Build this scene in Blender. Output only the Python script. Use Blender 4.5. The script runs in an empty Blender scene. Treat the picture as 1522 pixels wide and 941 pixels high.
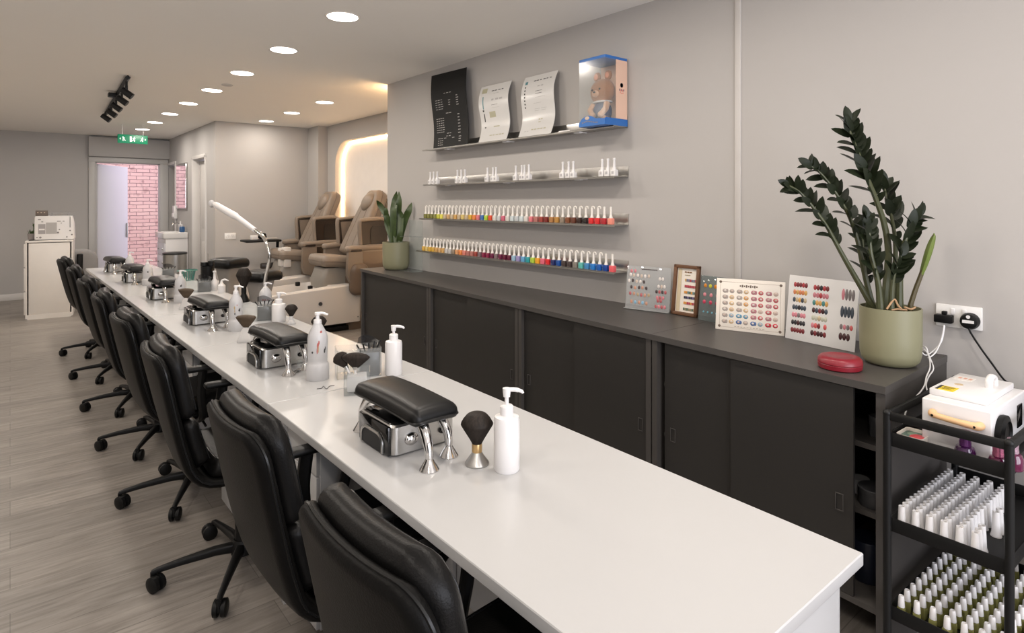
import bpy, bmesh, math, random
from mathutils import Vector, Matrix, Euler
from math import sin, cos, pi, radians, sqrt, atan, atan2

random.seed(7)
SC = bpy.context.scene
COL = SC.collection

# ------------------------------------------------------------------ camera
F, EYE, V0, U0, VX = 900.0, 1.5, 303.0, 761.0, 15.0
YAW = atan((U0 - VX) / F)
FW = Vector((sin(YAW), cos(YAW), 0)); RT = Vector((cos(YAW), -sin(YAW), 0))
cam_d = bpy.data.cameras.new('camera')
cam = bpy.data.objects.new('camera', cam_d); COL.objects.link(cam)
cam.location = (0, 0, EYE); cam.rotation_euler = (pi / 2, 0, -YAW)
cam_d.sensor_fit = 'HORIZONTAL'; cam_d.sensor_width = 36.0
cam_d.lens = 36.0 * F / 1522.0
cam_d.shift_y = -(470.5 - V0) / 1522.0
cam_d.clip_start = 0.05
SC.camera = cam
SC.view_settings.view_transform = 'Standard'
SC.view_settings.look = 'None'
SC.view_settings.gamma = 1.0
SC.view_settings.use_curve_mapping = False
SC.view_settings.exposure = 0.0

def ray(u, v): return FW + RT * ((u - U0) / F) + Vector((0, 0, (V0 - v) / F))
def onZ(u, v, z):
    d = ray(u, v); t = (z - EYE) / d.z; return Vector((d.x * t, d.y * t, z))
def onX(u, v, x):
    d = ray(u, v); t = x / d.x; return Vector((x, d.y * t, EYE + d.z * t))
def onY(u, v, y):
    d = ray(u, v); t = y / d.y; return Vector((d.x * t, y, EYE + d.z * t))
def onD(u, v, dist):
    d = ray(u, v); return Vector((d.x * dist, d.y * dist, EYE + d.z * dist))

# ------------------------------------------------------------------ materials
MATS = {}
def mat(name, col, rough=0.5, metal=0.0, spec=0.5, bump=0.0, bscale=60.0, var=0.0, vscale=8.0, coat=0.0, aniso=None, sheen=0.0, emit=None, estr=0.0):
    if name in MATS: return MATS[name]
    m = bpy.data.materials.new(name); m.use_nodes = True
    nt = m.node_tree; b = nt.nodes['Principled BSDF']
    b.inputs['Base Color'].default_value = (*col, 1); b.inputs['Roughness'].default_value = rough
    b.inputs['Metallic'].default_value = metal; b.inputs['Specular IOR Level'].default_value = spec
    if coat: b.inputs['Coat Weight'].default_value = coat; b.inputs['Coat Roughness'].default_value = 0.1
    if sheen: b.inputs['Sheen Weight'].default_value = sheen
    if emit: b.inputs['Emission Color'].default_value = (*emit, 1); b.inputs['Emission Strength'].default_value = estr
    tc = nt.nodes.new('ShaderNodeTexCoord')
    n = nt.nodes.new('ShaderNodeTexNoise'); n.inputs['Scale'].default_value = vscale; n.inputs['Detail'].default_value = 4
    if aniso:
        mp = nt.nodes.new('ShaderNodeMapping'); mp.inputs['Scale'].default_value = aniso
        nt.links.new(tc.outputs['Object'], mp.inputs['Vector']); nt.links.new(mp.outputs['Vector'], n.inputs['Vector'])
    else: nt.links.new(tc.outputs['Object'], n.inputs['Vector'])
    v = var if var else 0.04
    mx = nt.nodes.new('ShaderNodeMix'); mx.data_type = 'RGBA'
    mx.inputs[6].default_value = (*[c * (1 - v) for c in col], 1); mx.inputs[7].default_value = (*[min(1, c * (1 + v)) for c in col], 1)
    nt.links.new(n.outputs['Fac'], mx.inputs[0]); nt.links.new(mx.outputs[2], b.inputs['Base Color'])
    if bump:
        n2 = nt.nodes.new('ShaderNodeTexNoise'); n2.inputs['Scale'].default_value = bscale; n2.inputs['Detail'].default_value = 3
        nt.links.new(tc.outputs['Object'], n2.inputs['Vector'])
        bp = nt.nodes.new('ShaderNodeBump'); bp.inputs['Strength'].default_value = bump; bp.inputs['Distance'].default_value = 0.01
        nt.links.new(n2.outputs['Fac'], bp.inputs['Height']); nt.links.new(bp.outputs['Normal'], b.inputs['Normal'])
    MATS[name] = m
    return m

def clear(name, tint=(0.95, 0.97, 0.97), alpha=0.12, rough=0.04, body=(0.8, 0.85, 0.85)):
    """thin clear acrylic: transparent with a little body and a fresnel gloss"""
    if name in MATS: return MATS[name]
    m = bpy.data.materials.new(name); m.use_nodes = True
    nt = m.node_tree; nt.nodes.remove(nt.nodes['Principled BSDF']); out = nt.nodes['Material Output']
    tr = nt.nodes.new('ShaderNodeBsdfTransparent'); tr.inputs['Color'].default_value = (*tint, 1)
    df = nt.nodes.new('ShaderNodeBsdfDiffuse'); df.inputs['Color'].default_value = (*body, 1)
    gl = nt.nodes.new('ShaderNodeBsdfGlossy'); gl.inputs['Roughness'].default_value = rough
    lw = nt.nodes.new('ShaderNodeLayerWeight'); lw.inputs['Blend'].default_value = 0.5
    pw = nt.nodes.new('ShaderNodeMath'); pw.operation = 'POWER'; pw.inputs[1].default_value = 4.0
    fr = nt.nodes.new('ShaderNodeMath'); fr.operation = 'MULTIPLY_ADD'; fr.inputs[1].default_value = 0.7; fr.inputs[2].default_value = 0.035
    nt.links.new(lw.outputs['Facing'], pw.inputs[0]); nt.links.new(pw.outputs[0], fr.inputs[0])
    m1 = nt.nodes.new('ShaderNodeMixShader'); m1.inputs[0].default_value = alpha
    m2 = nt.nodes.new('ShaderNodeMixShader')
    L = nt.links.new
    L(tr.outputs[0], m1.inputs[1]); L(df.outputs[0], m1.inputs[2])
    L(fr.outputs[0], m2.inputs[0]); L(m1.outputs[0], m2.inputs[1]); L(gl.outputs[0], m2.inputs[2]); L(m2.outputs[0], out.inputs[0])
    MATS[name] = m
    return m

def S(r, g, b):
    f = lambda c: (c / 255.0 / 12.92) if c <= 10 else (((c / 255.0) + 0.055) / 1.055) ** 2.4
    return (f(r), f(g), f(b))

def color(r, g, b, rough=0.35): return mat('paint_%d_%d_%d' % (r, g, b), S(r, g, b), rough)

WHITE = mat('white_laminate', (0.49, 0.488, 0.486), 0.24, spec=0.5, var=0.01, bump=0.01, bscale=300)
WHITEP = mat('white_plastic', (0.74, 0.725, 0.72), 0.3, var=0.01)
FROST = mat('frosted_plastic', (0.52, 0.515, 0.52), 0.28, var=0.02)
LEATHER = mat('black_leather', (0.0045, 0.0043, 0.0042), 0.38, spec=0.16, bump=0.10, bscale=220, var=0.25, vscale=5)
MATTEL = mat('black_leather_back', (0.0042, 0.0040, 0.0038), 0.42, spec=0.07, bump=0.10, bscale=220, var=0.25, vscale=5)
VINYL = mat('black_vinyl', (0.0055, 0.0055, 0.0055), 0.36, spec=0.22, bump=0.06, bscale=260, var=0.2)
PIPING = mat('black_piping', (0.006, 0.006, 0.006), 0.32, spec=0.3)
BLACKP = mat('black_plastic', (0.005, 0.005, 0.005), 0.45, spec=0.22, var=0.1, bump=0.03, bscale=200)
BLACKG = mat('gloss_black', (0.006, 0.006, 0.006), 0.08)
BLACKM = mat('black_metal', (0.006, 0.006, 0.006), 0.48, spec=0.3, var=0.1)
CHROME = mat('chrome', (0.62, 0.61, 0.60), 0.13, metal=1.0)
STEEL = mat('brushed_steel', (0.50, 0.49, 0.47), 0.3, metal=1.0, var=0.12, vscale=40, aniso=(1, 1, 30))
SHELFM = mat('shelf_metal', (0.42, 0.405, 0.38), 0.34, metal=0.9, var=0.15, vscale=14)
GOLD = mat('brass', (0.62, 0.42, 0.20), 0.3, metal=0.9)
CABF = mat('charcoal_laminate', (0.023, 0.021, 0.019), 0.45, bump=0.02, bscale=150, var=0.05)
CABT = mat('charcoal_worktop', (0.060, 0.055, 0.051), 0.42, bump=0.02, bscale=150, var=0.06)
CABC = mat('charcoal_carcass', (0.052, 0.047, 0.043), 0.5, bump=0.02, bscale=150, var=0.05)
WALL = mat('grey_wall_paint', (0.45, 0.43, 0.412), 0.75, spec=0.2, bump=0.02, bscale=180, var=0.012, vscale=2)
WALLB = mat('cool_grey_wall_paint', (0.45, 0.435, 0.425), 0.75, spec=0.2, bump=0.02, bscale=180, var=0.012, vscale=2)
CEIL = mat('ceiling_paint', (0.88, 0.85, 0.80), 0.85, spec=0.1, bump=0.015, bscale=120, var=0.01, vscale=2)
TRIMW = mat('white_gloss_paint', (0.62, 0.60, 0.58), 0.35)
POT = mat('sage_ceramic', S(130, 128, 101), 0.45, bump=0.015, bscale=90, var=0.03)
SOIL = mat('soil', (0.04, 0.022, 0.012), 0.95, bump=0.8, bscale=50, var=0.5, vscale=40)
ZLEAF = mat('dark_green_leaf', (0.010, 0.0145, 0.006), 0.42, spec=0.22, var=0.4, vscale=10)
ZSTEM = mat('green_stem', (0.055, 0.06, 0.025), 0.45, var=0.3, vscale=20)
SHOOT = mat('fresh_shoot', (0.11, 0.16, 0.02), 0.4, var=0.25)
SNAKE = mat('snake_leaf', (0.04, 0.065, 0.016), 0.4, var=0.55, vscale=26)
BEIGE = mat('beige_leather', (0.215, 0.172, 0.135), 0.42, bump=0.05, bscale=160, var=0.06)
BROWN = mat('brown_leather', (0.125, 0.088, 0.062), 0.4, bump=0.04, bscale=160, var=0.06)
DKBROWN = mat('dark_brown_panel', (0.022, 0.014, 0.010), 0.35, var=0.1)
TUB = mat('tub_acrylic', (0.62, 0.585, 0.55), 0.3, var=0.015)
TAN = mat('pale_wood', (0.72, 0.45, 0.23), 0.45, var=0.12, vscale=30)
WOOD = mat('walnut_frame', (0.13, 0.058, 0.026), 0.4, var=0.35, vscale=18, aniso=(1, 1, 6))
RED = mat('red_plastic', S(126, 20, 36), 0.35, var=0.04)
ACRYL = clear('clear_acrylic', tint=(0.975, 0.98, 0.98), alpha=0.05, rough=0.16)
SMOKE = clear('smoke_acrylic', tint=(0.45, 0.45, 0.46), alpha=0.22, body=(0.10, 0.10, 0.11))
FROSTC = clear('frosted_clear', tint=(0.97, 0.97, 0.97), alpha=0.5, rough=0.15, body=(0.80, 0.79, 0.79))
GREENLQ = clear('green_liquid', tint=(0.6, 0.6, 0.25), alpha=0.6, rough=0.06, body=(0.27, 0.26, 0.09))
CREAM = mat('cream_board', (0.80, 0.74, 0.66), 0.35, var=0.02)
PAPERW = mat('white_board', (0.70, 0.69, 0.68), 0.3, var=0.01)
INK = mat('dark_ink', (0.03, 0.03, 0.03), 0.6)
GREYINK = mat('grey_ink', (0.22, 0.21, 0.20), 0.6)
BRISTLE = mat('dark_bristle', (0.020, 0.015, 0.012), 0.6, spec=0.2, var=0.95, vscale=160, aniso=(1, 1, 0.06))
BRISTLET = mat('tan_bristle', (0.06, 0.038, 0.020), 0.6, var=0.6, vscale=90)

# ------------------------------------------------------------------ mesh builder
class MB:
    def __init__(s): s.v = []; s.f = []; s.m = []
    def add(s, vs, fs, m=0, M=None):
        o = len(s.v)
        s.v += [(M @ Vector(p)) if M else Vector(p) for p in vs]
        for f in fs: s.f.append([i + o for i in f]); s.m.append(m)
        return s
    def box(s, c, d, r=0.0, seg=2, m=0, M=None, rot=None):
        bm = bmesh.new(); bmesh.ops.create_cube(bm, size=1.0)
        for v in bm.verts: v.co = Vector((v.co.x * d[0], v.co.y * d[1], v.co.z * d[2]))
        if r > 0:
            bmesh.ops.bevel(bm, geom=list(bm.edges), offset=min(r, min(d) * 0.49), segments=seg, profile=0.5, affect='EDGES')
        R = Matrix.Translation(c)
        if rot: R = R @ Euler(rot).to_matrix().to_4x4()
        if M: R = M @ R
        bm.verts.index_update()
        s.add([v.co.copy() for v in bm.verts], [[v.index for v in f.verts] for f in bm.faces], m, R)
        bm.free(); return s
    def lathe(s, prof, c=(0, 0, 0), n=24, m=0, M=None, ms=None, sx=1.0, sy=1.0):
        o = []; k = len(prof)
        for r, z in prof:
            for i in range(n):
                a = 2 * pi * i / n; o.append((c[0] + r * cos(a) * sx, c[1] + r * sin(a) * sy, c[2] + z))
        base = len(s.v)
        s.v += [(M @ Vector(p)) if M else Vector(p) for p in o]
        for j in range(k - 1):
            for i in range(n):
                i2 = (i + 1) % n
                s.f.append([base + j * n + i, base + j * n + i2, base + (j + 1) * n + i2, base + (j + 1) * n + i]); s.m.append(ms[j] if ms else m)
        if prof[0][0] > 1e-5: s.f.append([base + i for i in range(n)][::-1]); s.m.append(ms[0] if ms else m)
        if prof[-1][0] > 1e-5: s.f.append([base + (k - 1) * n + i for i in range(n)]); s.m.append(ms[-1] if ms else m)
        return s
    def cyl(s, p0, p1, r0, r1=None, n=14, m=0, M=None):
        p0 = Vector(p0); p1 = Vector(p1); d = p1 - p0
        q = d.to_track_quat('Z', 'Y').to_matrix().to_4x4()
        R = Matrix.Translation(p0) @ q
        if M: R = M @ R
        return s.lathe([(r0, 0), (r0 if r1 is None else r1, d.length)], n=n, m=m, M=R)
    def tube(s, pts, r, n=8, m=0, M=None, closed=False, flat=1.0):
        pts = [Vector(p) for p in pts]; k = len(pts); base = len(s.v)
        rs = r if isinstance(r, (list, tuple)) else [r] * k
        up = Vector((0, 0, 1)); prev = None; out = []
        for i in range(k):
            a = pts[(i - 1) % k] if (closed or i > 0) else pts[i]
            b = pts[(i + 1) % k] if (closed or i < k - 1) else pts[i]
            t = (b - a).normalized()
            if prev is None:
                x = t.cross(up)
                if x.length < 1e-3: x = t.cross(Vector((1, 0, 0)))
            else: x = prev - t * prev.dot(t)
            x.normalize(); prev = x; y = t.cross(x)
            for j in range(n):
                an = 2 * pi * j / n
                out.append(pts[i] + x * (rs[i] * cos(an)) + y * (rs[i] * flat * sin(an)))
        s.v += [(M @ p) if M else p for p in out]
        for i in range(k if closed else k - 1):
            i2 = (i + 1) % k
            for j in range(n):
                j2 = (j + 1) % n
                s.f.append([base + i * n + j, base + i * n + j2, base + i2 * n + j2, base + i2 * n + j]); s.m.append(m)
        if not closed:
            s.f.append([base + j for j in range(n)][::-1]); s.m.append(m)
            s.f.append([base + (k - 1) * n + j for j in range(n)]); s.m.append(m)
        return s
    def prism(s, poly, z0, z1, m=0, M=None):
        n = len(poly)
        vs = [(p[0], p[1], z0) for p in poly] + [(p[0], p[1], z1) for p in poly]
        fs = [list(range(n))[::-1], list(range(n, 2 * n))] + [[i, (i + 1) % n, n + (i + 1) % n, n + i] for i in range(n)]
        return s.add(vs, fs, m, M)
    def ball(s, c, r, m=0, n=16, k=10, M=None):
        if not isinstance(r, (tuple, list)): r = (r, r, r)
        prof = [(max(1e-6, sin(pi * i / k)), -cos(pi * i / k)) for i in range(k + 1)]
        R = Matrix.Translation(c) @ Matrix.Diagonal((*r, 1))
        if M: R = M @ R
        return s.lathe(prof, n=n, m=m, M=R)
    def grid(s, P, nu, nv, m=0, M=None):
        base = len(s.v)
        for j in range(nv + 1):
            for i in range(nu + 1):
                p = Vector(P(i / nu, j / nv)); s.v.append((M @ p) if M else p)
        for j in range(nv):
            for i in range(nu):
                a = base + j * (nu + 1) + i
                s.f.append([a, a + 1, a + nu + 2, a + nu + 1]); s.m.append(m)
        return s
    def rings(s, rings, m=0, M=None, cap0=True, cap1=True):
        n = len(rings[0]); base = len(s.v)
        for R in rings: s.v += [(M @ Vector(p)) if M else Vector(p) for p in R]
        for j in range(len(rings) - 1):
            for i in range(n):
                i2 = (i + 1) % n
                s.f.append([base + j * n + i, base + j * n + i2, base + (j + 1) * n + i2, base + (j + 1) * n + i]); s.m.append(m)
        if cap0: s.f.append([base + i for i in range(n)][::-1]); s.m.append(m)
        if cap1: s.f.append([base + (len(rings) - 1) * n + i for i in range(n)]); s.m.append(m)
        return s
    def pad(s, surf, W, L, T, r0=0.03, r1=0.03, e=0.03, nu=16, nv=20, m=0, M=None, crown=0.0, back=1.0):
        """upholstered pad over a surface surf(y, s) -> (point, normal); returns its seam line"""
        def hw(q):
            a = W
            if q < r0: a = W - r0 + sqrt(max(0, r0 * r0 - (r0 - q) ** 2))
            if L - q < r1: a = min(a, W - r1 + sqrt(max(0, r1 * r1 - (r1 - L + q) ** 2)))
            return a
        base = len(s.v); rim = {}
        for side in (1, -1):
            for j in range(nv + 1):
                q = L * 0.5 * (1 - cos(pi * j / nv)); w = hw(q)
                for i in range(nu + 1):
                    u = -cos(pi * i / nu); y = u * w
                    d = min(w * (1 - abs(u)), q, L - q); t = min(1.0, d / e)
                    h = T / 2 * sqrt(max(0, 1 - (1 - t) ** 2)) + (crown * (1 - u * u) * (1 - (2 * q / L - 1) ** 2) if side > 0 else 0)
                    p, nrm = surf(y, q)
                    if side < 0: h *= back
                    pp = p + nrm * (h * side)
                    if side > 0 and (i in (0, nu) or j in (0, nv)): rim[(i, j)] = p
                    s.v.append((M @ pp) if M else pp)
        N = (nu + 1) * (nv + 1)
        for sd in (0, 1):
            for j in range(nv):
                for i in range(nu):
                    a = base + sd * N + j * (nu + 1) + i
                    fc = [a, a + 1, a + nu + 2, a + nu + 1]
                    s.f.append(fc if sd == 0 else fc[::-1]); s.m.append(m)
        loop = [rim[(i, 0)] for i in range(nu + 1)] + [rim[(nu, j)] for j in range(1, nv + 1)] + [rim[(i, nv)] for i in range(nu - 1, -1, -1)] + [rim[(0, j)] for j in range(nv - 1, 0, -1)]
        return loop
    def build(s, name, mats, parent=None, sharp=38, smooth=True, weld=True):
        me = bpy.data.meshes.new(name)
        me.from_pydata([tuple(p) for p in s.v], [], s.f)
        if not isinstance(mats, (list, tuple)): mats = [mats]
        for mm in mats: me.materials.append(mm)
        me.polygons.foreach_set('material_index', s.m)
        bm = bmesh.new(); bm.from_mesh(me)
        if weld: bmesh.ops.remove_doubles(bm, verts=list(bm.verts), dist=1e-5)
        bmesh.ops.recalc_face_normals(bm, faces=list(bm.faces))
        bm.to_mesh(me); bm.free()
        if smooth:
            me.polygons.foreach_set('use_smooth', [True] * len(me.polygons))
            me.set_sharp_from_angle(angle=radians(sharp))
        me.update()
        o = bpy.data.objects.new(name, me); COL.objects.link(o)
        if parent: o.parent = parent
        return o

def smoothpath(pts, n=8):
    pts = [Vector(p) for p in pts]; out = []
    for i in range(len(pts) - 1):
        p0 = pts[max(0, i - 1)]; p1 = pts[i]; p2 = pts[i + 1]; p3 = pts[min(len(pts) - 1, i + 2)]
        for k in range(n):
            t = k / n
            out.append(0.5 * ((2 * p1) + (p2 - p0) * t + (2 * p0 - 5 * p1 + 4 * p2 - p3) * t * t + (3 * p1 - p0 - 3 * p2 + p3) * t ** 3))
    out.append(pts[-1]); return out

def rrect(x0, x1, y0, y1, r, n=5):
    o = []
    for cx, cy, a0 in ((x1 - r, y1 - r, 0), (x0 + r, y1 - r, 90), (x0 + r, y0 + r, 180), (x1 - r, y0 + r, 270)):
        for k in range(n + 1):
            a = radians(a0 + 90 * k / n); o.append((cx + r * cos(a), cy + r * sin(a)))
    return o

# ------------------------------------------------------------------ things
def tag(o, label, cat, group=None, kind=None):
    o['label'] = label; o['category'] = cat
    if group: o['group'] = group
    if kind: o['kind'] = kind
    return o
def thing(name, label, cat, loc=(0, 0, 0), rz=0.0, group=None):
    o = bpy.data.objects.new(name, None); COL.objects.link(o)
    o.empty_display_size = 0.05
    o.location = loc; o.rotation_euler = (0, 0, rz)
    return tag(o, label, cat, group)
def struct(name, mb, m, **k):
    o = mb.build(name, m, **k); o['kind'] = 'structure'; return o
KIDS = {}
def dup(root, loc, rz=None, label=None, group=None):
    """a copy of a thing with a copy of each of its parts and sub-parts"""
    def cp(o, par):
        c = o.copy(); COL.objects.link(c)
        if par: c.parent = par
        for ch in o.children[:]: cp(ch, c)
        return c
    r = cp(root, None); r.location = loc
    if rz is not None: r.rotation_euler = (0, 0, rz)
    if label: r['label'] = label
    if group: r['group'] = group
    return r
ORD = 'first second third fourth fifth sixth seventh eighth ninth tenth eleventh twelfth thirteenth fourteenth fifteenth sixteenth seventeenth eighteenth nineteenth'.split()
def nth(i):
    """ordinal word of the i-th, from 1"""
    if i <= 19: return ORD[i - 1]
    t = {2: 'twent', 3: 'thirt', 4: 'fort', 5: 'fift'}[i // 10]
    return t + 'ieth' if i % 10 == 0 else t + 'y-' + ORD[i % 10 - 1]
# ================================================================== SETTING
CH = 2.64            # ceiling
WX = 2.78            # shelf wall
YB = 12.2            # back wall
def floor_mat():
    m = bpy.data.materials.new('grey_oak_vinyl'); m.use_nodes = True
    nt = m.node_tree; b = nt.nodes['Principled BSDF']; L = nt.links.new
    tc = nt.nodes.new('ShaderNodeTexCoord')
    br = nt.nodes.new('ShaderNodeTexBrick')
    br.inputs['Scale'].default_value = 1.0; br.inputs['Brick Width'].default_value = 1.22; br.inputs['Row Height'].default_value = 0.18
    br.inputs['Mortar Size'].default_value = 0.0015; br.inputs['Mortar Smooth'].default_value = 0.2; br.offset = 0.37
    br.inputs['Color1'].default_value = (0.86, 0.86, 0.86, 1); br.inputs['Color2'].default_value = (1.12, 1.12, 1.12, 1); br.inputs['Mortar'].default_value = (0.55, 0.55, 0.55, 1)
    L(tc.outputs['Object'], br.inputs['Vector'])
    mp = nt.nodes.new('ShaderNodeMapping'); mp.inputs['Scale'].default_value = (1.6, 16, 1); L(tc.outputs['Object'], mp.inputs['Vector'])
    n = nt.nodes.new('ShaderNodeTexNoise'); n.inputs['Scale'].default_value = 2.2; n.inputs['Detail'].default_value = 7; n.inputs['Roughness'].default_value = 0.62; n.inputs['Distortion'].default_value = 0.9
    L(mp.outputs['Vector'], n.inputs['Vector'])
    cr = nt.nodes.new('ShaderNodeValToRGB'); e = cr.color_ramp.elements
    e[0].position = 0.3; e[0].color = (0.18, 0.16, 0.139, 1); e[1].position = 0.7; e[1].color = (0.315, 0.286, 0.256, 1)
    x = cr.color_ramp.elements.new(0.5); x.color = (0.25, 0.224, 0.199, 1)
    L(n.outputs['Fac'], cr.inputs['Fac'])
    mx = nt.nodes.new('ShaderNodeMix'); mx.data_type = 'RGBA'; mx.blend_type = 'MULTIPLY'; mx.inputs[0].default_value = 1
    L(cr.outputs['Color'], mx.inputs[6]); L(br.outputs['Color'], mx.inputs[7]); L(mx.outputs[2], b.inputs['Base Color'])
    b.inputs['Roughness'].default_value = 0.42
    bp = nt.nodes.new('ShaderNodeBump'); bp.inputs['Strength'].default_value = 0.12; bp.inputs['Distance'].default_value = 0.004
    L(n.outputs['Fac'], bp.inputs['Height']); L(bp.outputs['Normal'], b.inputs['Normal'])
    return m
def brick_mat():
    m = bpy.data.materials.new('painted_pink_brick'); m.use_nodes = True
    nt = m.node_tree; b = nt.nodes['Principled BSDF']; L = nt.links.new
    tc = nt.nodes.new('ShaderNodeTexCoord')
    mp = nt.nodes.new('ShaderNodeMapping'); mp.inputs['Rotation'].default_value = (pi / 2, 0, 0); L(tc.outputs['Object'], mp.inputs['Vector'])
    wn = nt.nodes.new('ShaderNodeTexNoise'); wn.inputs['Scale'].default_value = 6; L(mp.outputs['Vector'], wn.inputs['Vector'])
    ad = nt.nodes.new('ShaderNodeMix'); ad.data_type = 'RGBA'; ad.blend_type = 'LINEAR_LIGHT'; ad.inputs[0].default_value = 0.012
    L(mp.outputs['Vector'], ad.inputs[6]); L(wn.outputs['Color'], ad.inputs[7])
    br = nt.nodes.new('ShaderNodeTexBrick'); br.inputs['Scale'].default_value = 1.0
    br.inputs['Brick Width'].default_value = 0.235; br.inputs['Row Height'].default_value = 0.074; br.inputs['Mortar Size'].default_value = 0.006; br.inputs['Mortar Smooth'].default_value = 0.4
    br.inputs['Color1'].default_value = (0.90, 0.60, 0.52, 1); br.inputs['Color2'].default_value = (0.83, 0.52, 0.46, 1); br.inputs['Mortar'].default_value = (0.34, 0.18, 0.17, 1)
    L(ad.outputs[2], br.inputs['Vector'])
    n = nt.nodes.new('ShaderNodeTexNoise'); n.inputs['Scale'].default_value = 9; n.inputs['Detail'].default_value = 5; L(tc.outputs['Object'], n.inputs['Vector'])
    cr = nt.nodes.new('ShaderNodeValToRGB'); cr.color_ramp.elements[0].position = 0.28; cr.color_ramp.elements[0].color = (0.72, 0.66, 0.66, 1); cr.color_ramp.elements[1].position = 0.42; cr.color_ramp.elements[1].color = (1, 1, 1, 1)
    L(n.outputs['Fac'], cr.inputs['Fac'])
    mx = nt.nodes.new('ShaderNodeMix'); mx.data_type = 'RGBA'; mx.blend_type = 'MULTIPLY'; mx.inputs[0].default_value = 1
    L(br.outputs['Color'], mx.inputs[6]); L(cr.outputs['Color'], mx.inputs[7]); L(mx.outputs[2], b.inputs['Base Color'])
    b.inputs['Roughness'].default_value = 0.8
    bp = nt.nodes.new('ShaderNodeBump'); bp.inputs['Strength'].default_value = 0.6; bp.inputs['Distance'].default_value = 0.02; bp.invert = True
    L(br.outputs['Fac'], bp.inputs['Height']); L(bp.outputs['Normal'], b.inputs['Normal'])
    return m

struct('floor', MB().box((1.0, 4.8, -0.06), (5.6, 15.2, 0.12)), floor_mat())
struct('ceiling', MB().box((1.0, 4.8, CH + 0.06), (5.6, 15.2, 0.12)), CEIL)
struct('wall_left', MB().box((-1.66, 4.8, CH / 2), (0.12, 15.2, CH)), mat('pale_wall_paint', (.64, .62, .60), .8, spec=.2))
# front wall behind the camera; its unseen shop window is added for front light
fw_ = MB(); fw_.box((-1.2, -2.66, CH / 2), (0.8, 0.12, CH)); fw_.box((2.7, -2.66, CH / 2), (0.4, 0.12, CH))
fw_.box((0.85, -2.66, 0.2), (3.3, 0.12, 0.4)); fw_.box((0.85, -2.66, 2.52), (3.3, 0.12, 0.24))
struct('wall_front', fw_, WALL)
wf = MB()
for x in (-0.77, 0.85, 2.47): wf.box((x, -2.66, 1.4), (0.06, 0.08, 2.0), r=0.005)
for z in (0.43, 2.37): wf.box((0.85, -2.66, z), (3.3, 0.08, 0.06), r=0.005)
struct('unseen_window_1', wf, TRIMW)
# shelf wall (a deep block ending in the corner before the pedicure bay)
struct('wall_right', MB().box((3.25, 1.26, CH / 2), (2 * (3.25 - WX), 7.92, CH)), WALL)
struct('trim_1', MB().box((WX - 0.004, 1.595, 1.32 + 0.459), (0.008, 0.032, CH - 0.92), r=0.002), mat('trim_paint', (0.54, 0.515, 0.49), 0.6))
# pedicure bay: wall with a rounded niche
def niche_wall():
    X0, X1 = 3.6, 3.78
    y0, y1, z0, z1 = 5.22, 9.0, 0.0, CH
    ny0, ny1, nz0, nz1, r = 5.45, 8.33, 0.8, 2.385, 0.36
    outer = [(y0, z0), (y1, z0), (y1, z1), (y0, z1)]
    inner = rrect(ny0, ny1, nz0, nz1, r, 10)
    bm = bmesh.new()
    def loop(pts):
        vs = [bm.verts.new((X0, p[0], p[1])) for p in pts]
        return [bm.edges.new((vs[i], vs[(i + 1) % len(vs)])) for i in range(len(vs))]
    es = loop(outer) + loop(inner)
    bmesh.ops.triangle_fill(bm, use_beauty=True, edges=es)
    mb = MB(); bm.verts.index_update()
    mb.add([v.co.copy() for v in bm.verts], [[v.index for v in f.verts] for f in bm.faces])
    bm.free()
    mb.rings([[(X0, p[0], p[1]) for p in inner], [(X0 + 0.12, p[0], p[1]) for p in inner]], cap0=False, cap1=False)
    mb.add([(X0 + 0.12, p[0], p[1]) for p in inner], [list(range(len(inner)))], 1)
    mb.box((X1 + 0.01, (y0 + y1) / 2, CH / 2), (0.02, y1 - y0, CH))
    o = struct('wall_alcove', mb, [WALL, mat('niche_white', (.80, .76, .72), .7)], sharp=30)
    strip = MB().tube([(X0 + 0.108, p[0], p[1]) for p in rrect(ny0 + .012, ny1 - .012, nz0 + .012, nz1 - .012, r - .012, 10)], 0.006, n=6, closed=True)
    led = strip.build('led_strip', mat('warm_led', (1, 0.7, 0.4), emit=(1.0, 0.66, 0.36), estr=32.0))
    tag(led, 'warm glowing light strip running round the inside of the rounded wall niche', 'light strip')
niche_wall()
struct('trim_2', MB().box((3.53, 8.80, CH / 2), (0.14, 0.40, CH)), WALL)      # boxed-in corner pier
struct('wall_pedicure', MB().box((2.985, 9.06, CH / 2), (1.63, 0.12, CH)), WALL)
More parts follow.
